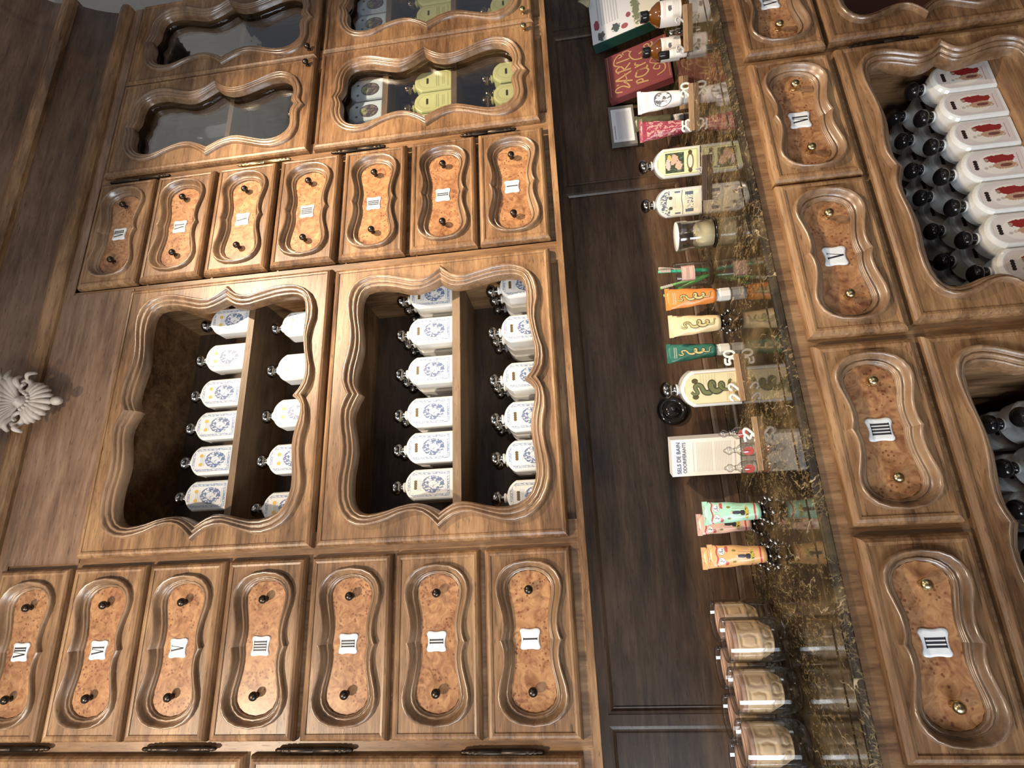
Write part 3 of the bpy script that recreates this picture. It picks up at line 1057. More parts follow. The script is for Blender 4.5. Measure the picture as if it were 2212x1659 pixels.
door((.3450, .9060, .4150, .7540), BY-.0005, base, CO, CI, 'wide lower door over white bottles with red figures', glass=False)
door((-.2440, .3220, .4150, .7540), BY-.0005, base, CO, CI, 'wide lower door over black-capped bottles', glass=False)
door((.9245, 1.4800, .4150, .7580), BY-.0005, base, CO, CI, 'lower door with a dark red board behind its opening', glass=False)
part('inner_board', flat('dark_red_board', (.060, .016, .008), .45), base, (.985, 1.35, BY+.05, BY+.06, .4735, .752), label='dark red board behind the opening')
p, q = P(1829, 103.4, BY-.008), P(1985, 83, BY-.008)
hinge((p.x+q.x)/2, q.z, p.z, BY-.008, base)
# marble top
mb = MB()
prof = [(.1795, .938), (.1795, .950), (-.190, .950), (-.1925, .9485), (-.196, .9494), (-.2215, .9494), (-.2240, .9488), (-.2256, .9474), (-.2262, .9455), (-.2300, .9420), (-.2335, .9395), (-.2330, .9380)]
rows = [[(-.74, y, z), (1.78, y, z)] for y, z in prof]
mb.rings(rows+[rows[0]], closed=False)
a = mb.add([(-.74, y, z) for y, z in prof])
mb.face(range(a, a+len(prof)))
a = mb.add([(1.78, y, z) for y, z in prof])
mb.face(range(a, a+len(prof)))
tag(recalc(mb.build('marble_countertop', M['marble'])), 'polished black marble countertop with gold veins along the alcove', 'countertop')
CT = .9505
# ================================================================== setting
w = MB().box(-3.2, 3.4, .24, .34, 0, 3.3).build('wall_back', M['plaster'])
structure(w)
f = MB().box(-3.2, 3.4, -3.6, .34, -.06, 0).build('floor', wood('floor_boards', (.05, .03, .018), (.10, .06, .035), (.15, .095, .06)))
structure(f)
c = MB().box(-3.2, 3.4, -3.6, .34, 3.2, 3.3).build('ceiling', flat('white_plaster_ceiling', (.78, .78, .76), .9))
structure(c)
# grey moulded shade at the right end of the cornice
mb = MB()
mb.lathe([(.004, .10), (.03, .098), (.06, .085), (.085, .055), (.098, .012), (.100, 0), (.094, 0), (.080, .05), (.055, .078), (.02, .09)], (0, 0, 0), 28, axis='Z', cap=False)
s = recalc(mb.build('lamp_shade', M['shade']))
arm = MB().tube([(0, .0, .095), (0, .03, .14), (0, .12, .17), (0, .20, .17)], .006, 8)
recalc(arm.build('lamp_arm', M['bronze'], s))
s.location = P(186, -58, -.13)
s.rotation_euler = (math.radians(75), 0, math.radians(20))
tag(s, 'grey glossy domed lamp shade beside the right end of the cornice', 'lamp')


# ================================================================== bottles
def outline(w, h, sh, n=14):
    """front outline of a flask: straight sides and an arched shoulder"""
    pts = [(-w/2, 0), (w/2, 0), (w/2, h-sh)]
    R = (w*w/4+sh*sh)/(2*sh)
    a = math.asin(w/2/R)
    for i in range(1, n):
        t = a-2*a*i/n
        pts.append((R*math.sin(t), h-R+R*math.cos(t)))
    pts.append((-w/2, h-sh))
    return pts


def bottle_meshes(w=.066, h=.105, d=.040, ch=.0045, sh=.021, cap=.0160):
    b = MB()
    rows = []
    for k, y in ((1, -d/2), (.45, -d/2+ch*.25), (0, -d/2+ch), (0, d/2-ch), (1, d/2)):
        sx = 1-2*ch*k/w
        rows.append([(x*sx, y, (z-h*.45)*(1-ch*1.4*k/h)+h*.45 if z > .01 else ch*.25*k) for x, z in outline(w, h, sh)])
    b.rings(rows, cap=True)
    b.lathe([(.0085, h-.003), (.0085, h+.003), (.0105, h+.004), (.0105, h+.0065)], n=14)
    c = MB()
    z = h+.006
    r = cap
    prof = [(.0085, z), (.0100, z+.0015), (.0100, z+.0035), (.0078, z+.005), (.0074, z+.007)]
    for i in range(3, 17):
        t = math.pi*(i/16)
        prof.append((r*math.sin(t)+.0003, z+.0055+r*.76*(1-math.cos(t))))
    c.lathe(prof, n=20)
    l = MB()
    ins = ch+.0008
    o = outline(w-2*ins, h-2*ins, sh*.92)
    oc = [(x, z+ins) for x, z in o]
    zm = max(z for x, z in oc)
    a = l.add([(x, -d/2-.0003, z) for x, z in oc])
    l.face([a+i for i in range(len(oc))], uv=[((x/(w-2*ins))+.5, (z-ins)/(zm-ins)) for x, z in oc])
    return b, c, l


PROTO = {}


def bottle(kind, loc, rz, label, group, cat='bottle', sc=1.0):
    """one labelled flask: body mesh parts share data between copies"""
    spec = dict(gold=('white', 'silver', 'lab_gold'), coin=('white', 'silver', 'lab_coin'), yellow=('yellow', 'copper', 'lab_yellow'), red=('white', 'black', 'lab_red'), serp=('white', 'silver', 'lab_serp'),
                arch=('white', 'silver', 'lab_arch'), paint=('white', 'silver', 'lab_paint'), dark=('white', 'black', 'lab_red'))[kind]
    t = thing('flask_bottle', label, cat, loc, rz, group)
    if sc != 1:
        t.scale = (sc, sc, sc)
    if kind not in PROTO:
        b, c, l = bottle_meshes() if kind != 'red' else bottle_meshes(d=.046, ch=.0060, sh=.022, cap=.0155)
        PROTO[kind] = [recalc(b.build('glass_body', M[spec[0]], t)), recalc(c.build('stopper', M[spec[1]], t)), recalc_front(l.build('paper_label', M[spec[2]], t))]
    else:
        for s in PROTO[kind]:
            o = s.copy()
            COL.objects.link(o)
            o.parent = t
    return t


ORD = ['first', 'second', 'third', 'fourth', 'fifth', 'sixth', 'seventh', 'eighth']
ROWS = ['front row', 'second row', 'third row', 'fourth row', 'fifth row']


def face_cam(x, y, amt=1.0): return 0.0


def bottle_rows(kind, xs, y0, z, depths, text, group, dy=.050, jit=.002, sc=1.0):
    for i, (x, n) in enumerate(zip(xs, depths)):
        for k in range(n):
            rz = random.uniform(-.05, .05)
            bottle(kind, (x+random.uniform(-jit, jit)*(k > 0)+k*.001, y0+k*dy, z), rz, f'{text}, {ORD[i]} from the left, {ROWS[k]}', group, sc=sc)


def capx(l, Y=.060): return [P(a, b, Y).x for a, b in l]


bottle_rows('gold', [.1885, .2680, .3490, .4290, .5190, .6150], .058, 2.0562, [1]*6, 'white gold-seal flask, upper middle door, shelf', 'gold seal flasks on the upper shelf')
bottle_rows('gold', capx([(545, 1102), (566, 998), (578, 901), (590, 803), (598, 712)]), .058, 1.8687, [1]*5, 'white gold-seal flask, upper middle door, below shelf', 'gold seal flasks below the shelf')
bottle_rows('coin', capx([(855, 1055), (855, 975), (862, 900), (862, 812), (868, 728), (872, 652)]), .056, 1.5512, [1, 2, 2, 3, 3, 3], 'white dark-seal flask, lower middle door, shelf', 'dark seal flasks on the shelf')
bottle_rows('coin', capx([(1073, 1078), (1074, 992), (1073, 908), (1070, 824), (1068, 722), (1069, 630)]), .056, 1.3347, [1, 2, 3, 3, 3, 3], 'white dark-seal flask, lower middle door, below shelf', 'dark seal flasks at the cabinet floor')
for nm, x0 in (('lower left glazed door', 1.085), ('lower right glazed door', 1.412)):
    bottle_rows('yellow', [x0+.058, x0+.130, x0+.202], .058, 1.5522, [2]*3, f'pale yellow flask, {nm}, middle shelf', 'yellow flasks on the middle shelves')
    bottle_rows('yellow', [x0+.047, x0+.122, x0+.197], .058, 1.3347, [2]*3, f'pale yellow flask, {nm}, below shelves', 'yellow flasks on the cabinet floor')
    for i in range(3):
        t = thing('labelled_box', f'grey blue box with dark oval picture, {nm}, {ORD[i]} from the left', 'box', (x0+.052+.077*i, .062, 1.7452), random.uniform(-.06, .06), 'oval picture boxes')
        w_, h_, c_ = .066, .096, .016
        o8 = [(-w_/2, 0), (w_/2, 0), (w_/2, h_-c_), (w_/2-c_, h_), (-w_/2+c_, h_), (-w_/2, h_-c_)]
        mb = MB()
        mb.rings([[(x*k, y, z*(1 if k == 1 else .985)) for x, z in o8] for k, y in ((.95, -.022), (1, -.018), (1, .022))], cap=True)
        recalc(mb.build('box_body', M['greyblue'], t))
        l = MB()
        a = l.add([(x*.90, -.0224, .004+z*.92) for x, z in o8])
        l.face(range(a, a+6), uv=[(x/w_+.5, z/h_) for x, z in o8])
        recalc_front(l.build('paper_label', M['lab_pot'], t))
# base cabinet bottles
bottle_rows('red', [.447, .513, .579, .645, .711, .777, .843], -.176, .4737, [5]*7, 'red-figure black-stopper flask, right wide lower door', 'red figure flasks', dy=.066, jit=.006)
bottle_rows('dark', [-.150, -.080, -.010, .060, .130, .200], -.168, .4737, [4]*6, 'black-stopper white flask, left lower door', 'black stopper flasks', dy=.070, jit=.006)

# things behind the upper glazed doors
def jar_dome(loc, label, r=.045, h=.12):
    t = thing('glass_dome', label, 'glass dome', loc, 0, 'glass domes behind the upper left glazed door')
    mb = MB()
    pr = [(r, .004)]+[(r, h*.55)]+[(r*math.cos(a), h*.55+r*math.sin(a)) for a in [math.pi/2*i/8 for i in range(1, 8)]]+[(.006, h*.55+r)]
    mb.lathe(pr, n=24, cap=False)
    mb.lathe([(.006, h*.55+r-.002), (.004, h*.55+r+.006), (.011, h*.55+r+.014), (.009, h*.55+r+.022), (.001, h*.55+r+.026)], n=14)
    recalc(mb.build('dome', M['dome'], t))
    b2 = MB().lathe([(r+.008, 0), (r+.008, .004), (r*.9, .0042), (.002, .0042)], n=24)
    recalc(b2.build('foot', M['plaster'], t))
    return t


jar_dome((1.150, .080, 2.1992), 'clear glass dome on the shelf behind the upper left glazed door, left one')
jar_dome((1.250, .090, 2.1992), 'clear glass dome on the shelf behind the upper left glazed door, right one')
t = thing('perfume_bottle', 'small brown bottle on the floor behind the upper left glazed door', 'bottle', (1.270, .07, 1.9552))
recalc(MB().lathe([(.018, 0), (.019, .003), (.019, .045), (.012, .054), (.008, .056), (.008, .064)], n=18).build('glass_body', M['amber'], t))
recalc(MB().lathe([(.010, .064), (.010, .082), (.004, .088)], n=14).build('stopper', M['brass'], t))
t = thing('labelled_bottle', 'dark bottle with a cream label behind the upper right glazed door', 'bottle', (1.480, .065, 2.1992))
recalc(MB().lathe([(.034, 0), (.036, .004), (.036, .085), (.024, .105), (.012, .112), (.012, .130)], n=22).build('glass_body', M['black'], t))
mb = MB()
rows = [[(.0365*math.sin(a), -.0365*math.cos(a), z) for a in [(-1+2*i/12)*1.2 for i in range(13)]] for z in (.02, .078)]
a = mb.add([p for r in rows for p in r])
for j in range(12):
    mb.face([a+j, a+j+1, a+14+j, a+13+j], uv=[(j/12, 0), ((j+1)/12, 0), ((j+1)/12, 1), (j/12, 1)])
recalc(mb.build('paper_label', M['powder'], t))
recalc(MB().lathe([(.014, .130), (.016, .145), (.010, .160), (.001, .163)], n=14).build('stopper', M['silver'], t))
t = thing('copper_pot', 'small copper coloured pot below the shelf behind the upper right glazed door', 'pot', (1.500, .075, 1.9552))
recalc(MB().lathe([(.030, 0), (.036, .01), (.038, .05), (.030, .07), (.032, .075)], n=22).build('pot_body', M['rose'], t))
recalc(MB().lathe([(.032, .075), (.030, .085), (.008, .095), (.007, .104), (.001, .108)], n=18).build('lid', M['brass'], t))


# ================================================================== counter objects
def C(x, y, z=CT):
    """room point on the counter plane"""
    c = np.array([(x-CX)/F_PX, -(y-CY)/F_PX, -1.0])
    r = MW @ c
    t = (z-CAM_Z)/r[2]
    return Vector((r[0]*t, r[1]*t-CAM_D, z))


def bez(pts, n=40): return [Vector((*p, 0)) if len(p) == 2 else Vector(p) for p in crom(pts, n)]


def ribbon(mb, pts, w, Y, mi=0, th=.0004):
    """flat painted stroke in the x-z plane at depth Y; w may vary along it"""
    n = len(pts)
    ws = w if isinstance(w, (list, tuple)) else [w]*n
    L, R = [], []
    for i, p in enumerate(pts):
        d = Vector(pts[min(i+1, n-1)][:2])-Vector(pts[max(i-1, 0)][:2])
        d = d.normalized() if d.length > 0 else Vector((1, 0))
        nx, nz = -d.y, d.x
        yy = Y(p[0], p[1]) if callable(Y) else Y
        L.append((p[0]+nx*ws[i]/2, yy, p[1]+nz*ws[i]/2))
        R.append((p[0]-nx*ws[i]/2, yy, p[1]-nz*ws[i]/2))
    a = mb.add(L+R)
    for i in range(n-1):
        mb.face([a+i, a+i+1, a+n+i+1, a+n+i], mi)


SNAKE = [(-.30, 1.0), (-.52, .93), (-.44, .84), (-.10, .88), (.16, .90), (.32, .83), (.20, .75), (-.10, .71), (-.38, .66)]+[(.46*math.cos(t)*(1-.018*i), .575-.060*(t-3.3)/1.0*.62+.075*math.sin(t)) for i, t in enumerate([3.3+.5*i for i in range(27)])]+[(.46, .02), (.62, -.03)]


def serpent(parent, w, h, cx, cz, Y, dark, light):
    mb = MB()
    N = 216
    pts = [(cx+u*w/2, cz+v*h) for u, v in [tuple(p) for p in crom(SNAKE, N)]]
    ws = [w*.225*(.40+.95*math.sin(math.pi*min(1, (.05+i/N*.97)))) for i in range(N+1)]
    for c, i in enumerate(range(0, N, 6)):
        for mi, f, dy in ((0, 1.0, 0), (1, .62, .000006)):
            q = pts[i:i+8]
            off = c*.000012+dy
            yy = (lambda a, b, o=off: Y(a, b)-o) if callable(Y) else Y-off
            if len(q) > 1:
                ribbon(mb, q, [k*f for k in ws[i:i+8]], yy, mi)
    o = mb.build('printed_serpent', [dark, light], parent)
    return recalc_front(o)


SN_D = flat('serpent_ink', (.035, .038, .02), .5)
SN_G = flat('serpent_green', (.13, .135, .045), .5)
SN_Y = flat('serpent_straw', (.46, .40, .18), .5)


def seg_digit(mb, ch, x, z, s, y0, y1):
    """price digit as a bent bar"""
    D = {'2': [(-.30, .75), (-.1, .98), (.22, .95), (.30, .70), (.05, .40), (-.28, .05), (.34, .05)], '0': [(.30 * math.sin(t), .5+.48*math.cos(t)) for t in [2*math.pi*i/16 for i in range(17)]],
         '5': [(.30, .95), (-.22, .95), (-.26, .55), (.10, .60), (.30, .35), (.12, .05), (-.28, .08)], '8': [(.26*math.sin(t*2)*.9, .5+.46*math.cos(t)) for t in [2*math.pi*i/24 for i in range(25)]],
         '3': [(-.28, .90), (.15, .97), (.27, .75), (.0, .54), (.30, .32), (.12, .03), (-.30, .10)], '4': [(.18, 0), (.18, .98), (-.32, .30), (.36, .30)]}
    pts = D[ch]
    pts = crom(pts, 28) if ch in '23580' else pts
    mb.tube([(x+p[0]*s, (y0+y1)/2, z+p[1]*s) for p in pts], s*.13, 8)


def price_rail(p0, p1, digits, label, h=.010, mat='digit', rail='rail', xs=None):
    """wooden strip holding acrylic price digits"""
    p0, p1 = Vector(p0), Vector(p1)
    c = (p0+p1)/2
    L = (p1-p0).length
    rz = math.atan2(p1.y-p0.y, p1.x-p0.x)
    t = thing('price_stand', label, 'price stand', (c.x, c.y, CT), rz, 'wooden price stands on the counter')
    part('rail', M[rail], t, (-L/2, L/2, -.0045, .0045, 0, h))
    for i, ch in enumerate(digits):
        x = xs[i]*L if xs else (-.5+(i+1)/(len(digits)+1))*L*.9
        mb = MB()
        seg_digit(mb, ch, x, h*.6, .021, -.003, .003)
        recalc(mb.build('digit', M[mat], t))
    return t


# three display flasks
def disp(kind, a, b, label, k=None):
    p, q = Vector(a), Vector(b)
    rz = math.atan2(q.y-p.y, q.x-p.x)
    c = (p+q)/2
    n = Vector((-math.sin(rz), math.cos(rz), 0))
    k = k or (q-p).length/.060
    c = c+n*.018*k
    return bottle(kind, (c.x, c.y, CT), rz, label, None, sc=k)


b_serp = disp('serp', C(1604, 869), C(1599, 797), 'white flask with a green serpent on a parchment label, beside the black disc')
serpent(b_serp, .040, .068, .001, .020, -.0209, SN_D, SN_G)
disp('arch', C(1517, 466), C(1516, 397), 'white flask with a blue architectural drawing, between the pale green flask and the powder jar', 1.0)
disp('paint', C(1513, 383), C(1512, 307), 'white flask with a pale green label and painted picture, right of the blue drawing flask', 1.0)
price_rail(C(1610, 866), C(1594, 765), '2250', 'pale wooden price stand before the serpent flask', xs=[-.42, -.20, .36, .52])
price_rail(C(1527, 432), C(1527, 334), '4', 'dark wooden price stand before the two flasks at the alcove joint', mat='digitgrey', rail='inside', xs=[.18])

# glass jar of powder
pj = C(1549, 486)
pj = pj+Vector((0, .030, 0))
t = thing('powder_jar', 'lidded glass jar half full of cream powder beside the blue drawing flask', 'jar', pj)
recalc(MB().lathe([(.001, .003), (.028, .003), (.0305, .006), (.0305, .072), (.0285, .074), (.0285, .006)], n=30, cap=False).build('glass_body', M['glass'], t))
mb = MB()
rows = []
for k, (r, z) in enumerate(((.0275, .005), (.0275, .036), (.020, .041), (.008, .040), (.001, .041))):
    rows.append([(r*math.cos(2*math.pi*j/30), r*math.sin(2*math.pi*j/30), z+(.003*math.sin(j*1.9+k)+.002*math.sin(j*.8) if k else 0)) for j in range(30)])
recalc(mb.rings(rows, cap=True, smooth=True).build('powder', M['powder'], t))
recalc(MB().lathe([(.0325, .060), (.0330, .062), (.0330, .0815), (.0320, .083)], n=30, cap=False).build('lid', M['acrylic'], t))
recalc(MB().lathe([(.0320, .0815), (.0320, .0835), (.001, .0850)], n=30).build('lid_disc', M['paper'], t))
recalc(MB().lathe([(.0315, 0), (.0325, .001), (.0315, .003)], n=30).build('base_ring', M['black'], t))
tt = MB()
seg_digit(tt, '0', 0, .004, .014, -.002, .002)
seg_digit(tt, '2', .012, .004, .013, -.002, .002)
o = recalc(tt.build('price_digits', M['black']))
o.location = C(1537, 480)
o.location.z = CT
tag(o, 'black price digits standing at the right foot of the powder jar', 'price digits')

# tumbler with brushes
pg = C(1541, 575)+Vector((0, .028, 0))
t = thing('glass_tumbler', 'clear glass tumbler with a pink handwritten label, holding toothbrushes', 'tumbler', pg)
recalc(MB().lathe([(.001, .004), (.024, .004), (.0265, .010), (.0275, .082), (.0290, .084), (.0300, .082), (.0290, .004), (.0270, 0), (.001, 0)], n=30, cap=False).build('glass_body', M['glass'], t))
mb = MB()
rows = [[(.0302*math.sin(a), -.0302*math.cos(a), z) for a in [-.35+(-1+2*i/10)*.62 for i in range(11)]] for z in (.042, .044, .070, .072)]
a = mb.add([p for r in rows for p in r])
for i in range(3):
    for j in range(10):
        mb.face([a+i*11+j, a+i*11+j+1, a+(i+1)*11+j+1, a+(i+1)*11+j], uv=[(j/10, i/3), ((j+1)/10, i/3), ((j+1)/10, (i+1)/3), (j/10, (i+1)/3)])
recalc_front(mb.build('pink_label', make_print('handwritten_pink_label', (.62, .44, .38), lambda u, v, n: [(border(u, v, .0, .09), (.36, .20, .20)), (text_m(u, v, n, .14, .86, .22, .80, 3, .42, 16), (.30, .18, .16))]), t))
for i, (x, y, tx, ty, L, hm) in enumerate(((-.012, -.006, -.010, .006, .118, 'green_h'), (.004, -.012, .004, .004, .120, 'teal_h'), (.010, .004, .012, .006, .115, 'bristle'), (-.004, .010, -.022, .010, .110, 'green_h'))):
    b = thing('toothbrush', ['toothbrush with a light green handle, leftmost in the glass tumbler', 'toothbrush with a teal green handle in the glass tumbler', 'toothbrush with a pale handle in the glass tumbler', 'green toothbrush leaning out of the tumbler towards the orange tube'][i], 'toothbrush', pg, 0, 'toothbrushes in the tumbler')
    h0, h1 = Vector((x*.7, y*.7, .006)), Vector((x+tx*1.6, y+ty, L))
    pts = [h0.lerp(h1, k/8) for k in range(9)]
    recalc(MB().tube(pts, [.0042, .0046, .0046, .0042, .0036, .0030, .0030, .0036, .0034], 8).build('handle', M[hm], b))
    d = (h1-h0).normalized()
    mb = MB()
    for k in range(5):
        c = h1-d*(.004+k*.005)
        mb.tube([c+Vector((0, -.002, 0)), c+Vector((-.006, -.012, 0))], .0032, 6)
    recalc(mb.build('bristles', M['bristle'], b))


# squeeze tubes
def squeeze_tube(kind, base, label, h=.105, w=.044, foot='cap', lean=0, rz=0, wb=.030, group=None, serp=None, zoff=None):
    """tube standing on its cap or held in a wire stand: round below, flat crimp above"""
    z0 = zoff if zoff is not None else (.030 if foot == 'cap' else .022)
    t = thing('squeeze_tube', label, 'tube', (base[0], base[1], CT+(0 if foot == 'cap' else z0)), rz, group, rot=(lean, 0, rz))
    zb = z0 if foot == 'cap' else 0
    n = 28
    mb = MB()
    rows = []
    K = 14
    for i in range(K+1):
        s = i/K
        wx = wb/2+(w-wb)/2*s
        wy = wb/2*(1-s)**.8+.0012
        row = []
        for j in range(n):
            a = 2*math.pi*j/n
            dent = .0009*math.sin(s*14+j*.9)*math.sin(s*3.1)
            row.append(((wx+dent)*math.sin(a), -(wy+dent)*math.cos(a), zb+h*s+(.0012*math.sin(j*.7) if i == K else 0)))
        rows.append(row)
    a = mb.add([p for r in rows for p in r])
    for i in range(K):
        for j in range(n):
            k = (j+1) % n
            u0 = j/n*2+.5
            u0 = (j/n*2+.5) % 2
            u1 = u0+2/n
            mb.face([a+i*n+j, a+i*n+k, a+(i+1)*n+k, a+(i+1)*n+j], 0, [(u0, i/K), (u1, i/K), (u1, (i+1)/K), (u0, (i+1)/K)], True)
    mb.face([a+K*n+j for j in range(n)], 0, [(.5, .97)]*n)
    mb.face([a+j for j in range(n)][::-1], 0, [(.5, .03)]*n)
    # folded crimp
    mb.box(-w/2-.0005, w/2+.0005, -.0018, .0018, zb+h-.007, zb+h+.002, 0)
    recalc(mb.build('tube_body', M['tube_'+kind], t))
    if foot == 'cap':
        cp = MB()
        rr = wb/2*.93
        rows = []
        for r, z in ((rr*.92, 0), (rr, .002), (rr, z0*.62), (rr*1.02, z0*.66), (rr*.96, z0*.72), (rr*.90, z0+.001)):
            rows.append([(r*math.cos(2*math.pi*j/8+math.pi/8), r*math.sin(2*math.pi*j/8+math.pi/8), z) for j in range(8)])
        cp.rings(rows, cap=True)
        recalc(cp.build('cap', M['paper'], t))
    else:
        recalc(MB().lathe([(.006, -.006), (.007, -.004), (.007, 0)], n=14).build('nozzle', M['iron'], t))
    if serp:
        def surf(x, z):
            s = max(0, min(1, (z-zb)/h))
            wx, wy = wb/2+(w-wb)/2*s, wb/2*(1-s)**.8+.0012
            q = max(-.97, min(.97, x/wx))
            return -wy*math.sqrt(1-q*q)-.0012
        serpent(t, wb*.80, h*.66, 0, zb+h*.12, surf, SN_D, serp)
    return t


def jack_stand(base, label):
    """wrought iron stand: a ring on ball-tipped legs"""
    t = thing('iron_jack_stand', label, 'tube stand', (base[0], base[1], CT), 0, 'black ball-footed tube stands')
    mb = MB()
    mb.tube([(.0105*math.cos(2*math.pi*i/16), .0105*math.sin(2*math.pi*i/16), .0150) for i in range(17)], .0022, 6)
    mb.lathe([(.0030, .009), (.0045, .011), (.0045, .013), (.002, .0145)], n=10)
    for k in range(6):
        a = 2*math.pi*k/6+.3
        mb.tube([(.003*math.cos(a), .003*math.sin(a), .012), (.012*math.cos(a), .012*math.sin(a), .0145), (.020*math.cos(a), .020*math.sin(a), .009), (.024*math.cos(a), .024*math.sin(a), .0045)], .0017, 6)
    recalc(mb.build('frame', M['iron'], t))
    for k in range(6):
        a = 2*math.pi*k/6+.3
        for rr, zz, s in ((.024, .0042, .0040), (.0165, .0165, .0030)):
            b = MB()
            b.lathe([(s*math.sin(math.pi*i/8)+.0001, -s*math.cos(math.pi*i/8)) for i in range(9)], (rr*math.cos(a), rr*math.sin(a), zz), 10)
            recalc(b.build('ball', M['bead'], t))
    return t


RZT = -.28
squeeze_tube('orange', C(1579, 629)+Vector((0, .012, 0)), 'crumpled orange tube with a serpent, standing on its white cap', rz=RZT, serp=SN_Y, h=.099, w=.045, wb=.030)
squeeze_tube('green', C(1578, 749)+Vector((0, .012, 0)), 'crumpled dark green tube with a serpent, standing on its white cap', rz=RZT, serp=SN_Y, h=.099, w=.041, wb=.028)
p = C(1578, 692)+Vector((0, .006, 0))
squeeze_tube('cream', p, 'cream tube with a serpent between the orange and dark green tubes', rz=RZT, serp=SN_Y, foot='stand', h=.102, w=.047, wb=.032)
jack_stand(p, 'black ball-footed stand under the cream serpent tube')
for (x, y, k, lb, wd) in ((1677, 1196, 'apricot', 'front apricot tube with a seated lady, nearest the candle jars', .050), (1656, 1201, 'apricot', 'apricot tube half hidden behind the front apricot tube', .050), (1664, 1103, 'mint', 'mint green tube with a seated lady, front of its pair', .052),
                          (1642, 1128, 'rosy', 'rose pink tube half hidden behind the mint green tube', .050)):
    p = C(x, y)+Vector((0, -.006, 0))
    squeeze_tube(k, p, lb, rz=-.20, foot='stand', h=.096, w=wd*.80, wb=.028)
    jack_stand(p, 'black ball-footed stand under the '+lb.split(',')[0].replace(' with a seated lady', '').replace(' half hidden behind the front apricot tube', ' at the back').replace(' half hidden behind the mint green tube', ''))
squeeze_tube('red', C(1495, 264)+Vector((0, .012, 0)), 'dark red tube with pale flowers beside the grey card', rz=-.5, h=.104, w=.049, wb=.032, zoff=.020)
squeeze_tube('white', C(1492, 200)+Vector((0, .012, 0)), 'white tube with red script and an oval drawing before the red book', rz=-.5, h=.104, w=.052, wb=.034, zoff=.020)
t = squeeze_tube('olive', C(1480, 236)+Vector((0, .030, 0)), 'dark olive tube half hidden between the white and the dark red tubes', rz=-.5, h=.094, w=.038, wb=.027)
price_rail(C(1500, 282), C(1497, 180), '0252', 'long pale wooden price stand before the white and dark red tubes', h=.011, xs=[.46, .30, -.32, -.44])
price_rail(C(1478, 236), C(1475, 165), '', 'short pale wooden price stand behind the long one')
price_rail(C(1487, 112), C(1484, 10), '22', 'wooden price stand below the amber bottles', mat='digitgrey', xs=[-.40, .2])


# amber apothecary bottles
def amber(base, label, s=1.0, rz=-.5):
    t = thing('amber_bottle', label, 'bottle', (base[0], base[1], CT), rz, 'amber apothecary bottles')
    r = .0345*s
    recalc(MB().lathe([(r*.92, 0), (r, .003), (r, .070*s), (r*.95, .077*s), (r*.62, .092*s), (r*.40, .097*s), (r*.38, .106*s)], n=30).build('glass_body', M['amber'], t))
    recalc(MB().lathe([(r*.46, .103*s), (r*.48, .105*s), (r*.46, .124*s), (r*.42, .126*s)], n=20).build('stopper', M['black'], t))
    mb = MB()
    rows = [[((r+.0006)*math.sin(a), -(r+.0006)*math.cos(a), z) for a in [(-1+2*i/20)*1.75 for i in range(21)]] for z in (.010*s, .070*s)]
    a = mb.add([p for q in rows for p in q])
    for j in range(20):
        mb.face([a+j, a+j+1, a+22+j, a+21+j], uv=[(j/10-.5, 0), ((j+1)/10-.5, 0), ((j+1)/10-.5, 1), (j/10-.5, 1)], smooth=True)
    recalc(mb.build('paper_label', M['lab_apoth'], t))
    return t


amber(C(1476, 86)+Vector((0, .022, 0)), 'amber bottle with a white label, left of the two before the books', .78)
amber(C(1478, 6)+Vector((0, .022, 0)), 'amber bottle with a white label, right of the two before the white book', .82)
pv = C(1484, 112)
t = thing('roll_on_bottle', 'slim white labelled roll-on bottle with a black cap before the left amber bottle', 'bottle', (pv.x, pv.y, CT), -.5)
recalc(MB().lathe([(.0095, 0), (.0105, .002), (.0105, .040), (.0085, .043)], n=20).build('glass_body', M['paper'], t))
mb = MB()
rows = [[(.0108*math.sin(a), -.0108*math.cos(a), z) for a in [(-1+2*i/14)*1.9 for i in range(15)]] for z in (.004, .039)]
a = mb.add([p for q in rows for p in q])
for j in range(14):
    mb.face([a+j, a+j+1, a+16+j, a+15+j], uv=[(j/7-.5, 0), ((j+1)/7-.5, 0), ((j+1)/7-.5, 1), (j/7-.5, 1)], smooth=True)
recalc(mb.build('paper_label', M['lab_apoth'], t))
recalc(MB().lathe([(.0090, .043), (.0095, .044), (.0095, .066), (.0085, .068)], n=20).build('cap', M['black'], t))
pv = C(1478, 68)
t = thing('perfume_vial', 'tiny glass vial with a silver top between the two amber bottles', 'vial', (pv.x, pv.y, CT))
recalc(MB().lathe([(.008, 0), (.009, .002), (.009, .020), (.006, .023)], n=16).build('glass_body', M['glass'], t))
recalc(MB().lathe([(.007, .022), (.007, .034), (.006, .036)], n=16).build('cap', M['bead'], t))


# ---- books
def text_mesh(s, size, mat, parent, loc, name, extrude=.0002, shear=0, align='CENTER', space=1.0):
    c = bpy.data.curves.new(name, 'FONT')
    c.body = s
    c.size = size
    c.align_x = align
    c.extrude = extrude
    c.shear = shear
    c.space_character = space
    o = bpy.data.objects.new(name, c)
    COL.objects.link(o)
    dg = bpy.context.evaluated_depsgraph_get()
    me = bpy.data.meshes.new_from_object(o.evaluated_get(dg))
    bpy.data.objects.remove(o)
    me.materials.clear()
    me.materials.append(mat)
    r = bpy.data.objects.new(name, me)
    COL.objects.link(r)
    r.parent = parent
    r.location = loc
    r.rotation_euler = (math.pi/2, 0, 0)
    return r


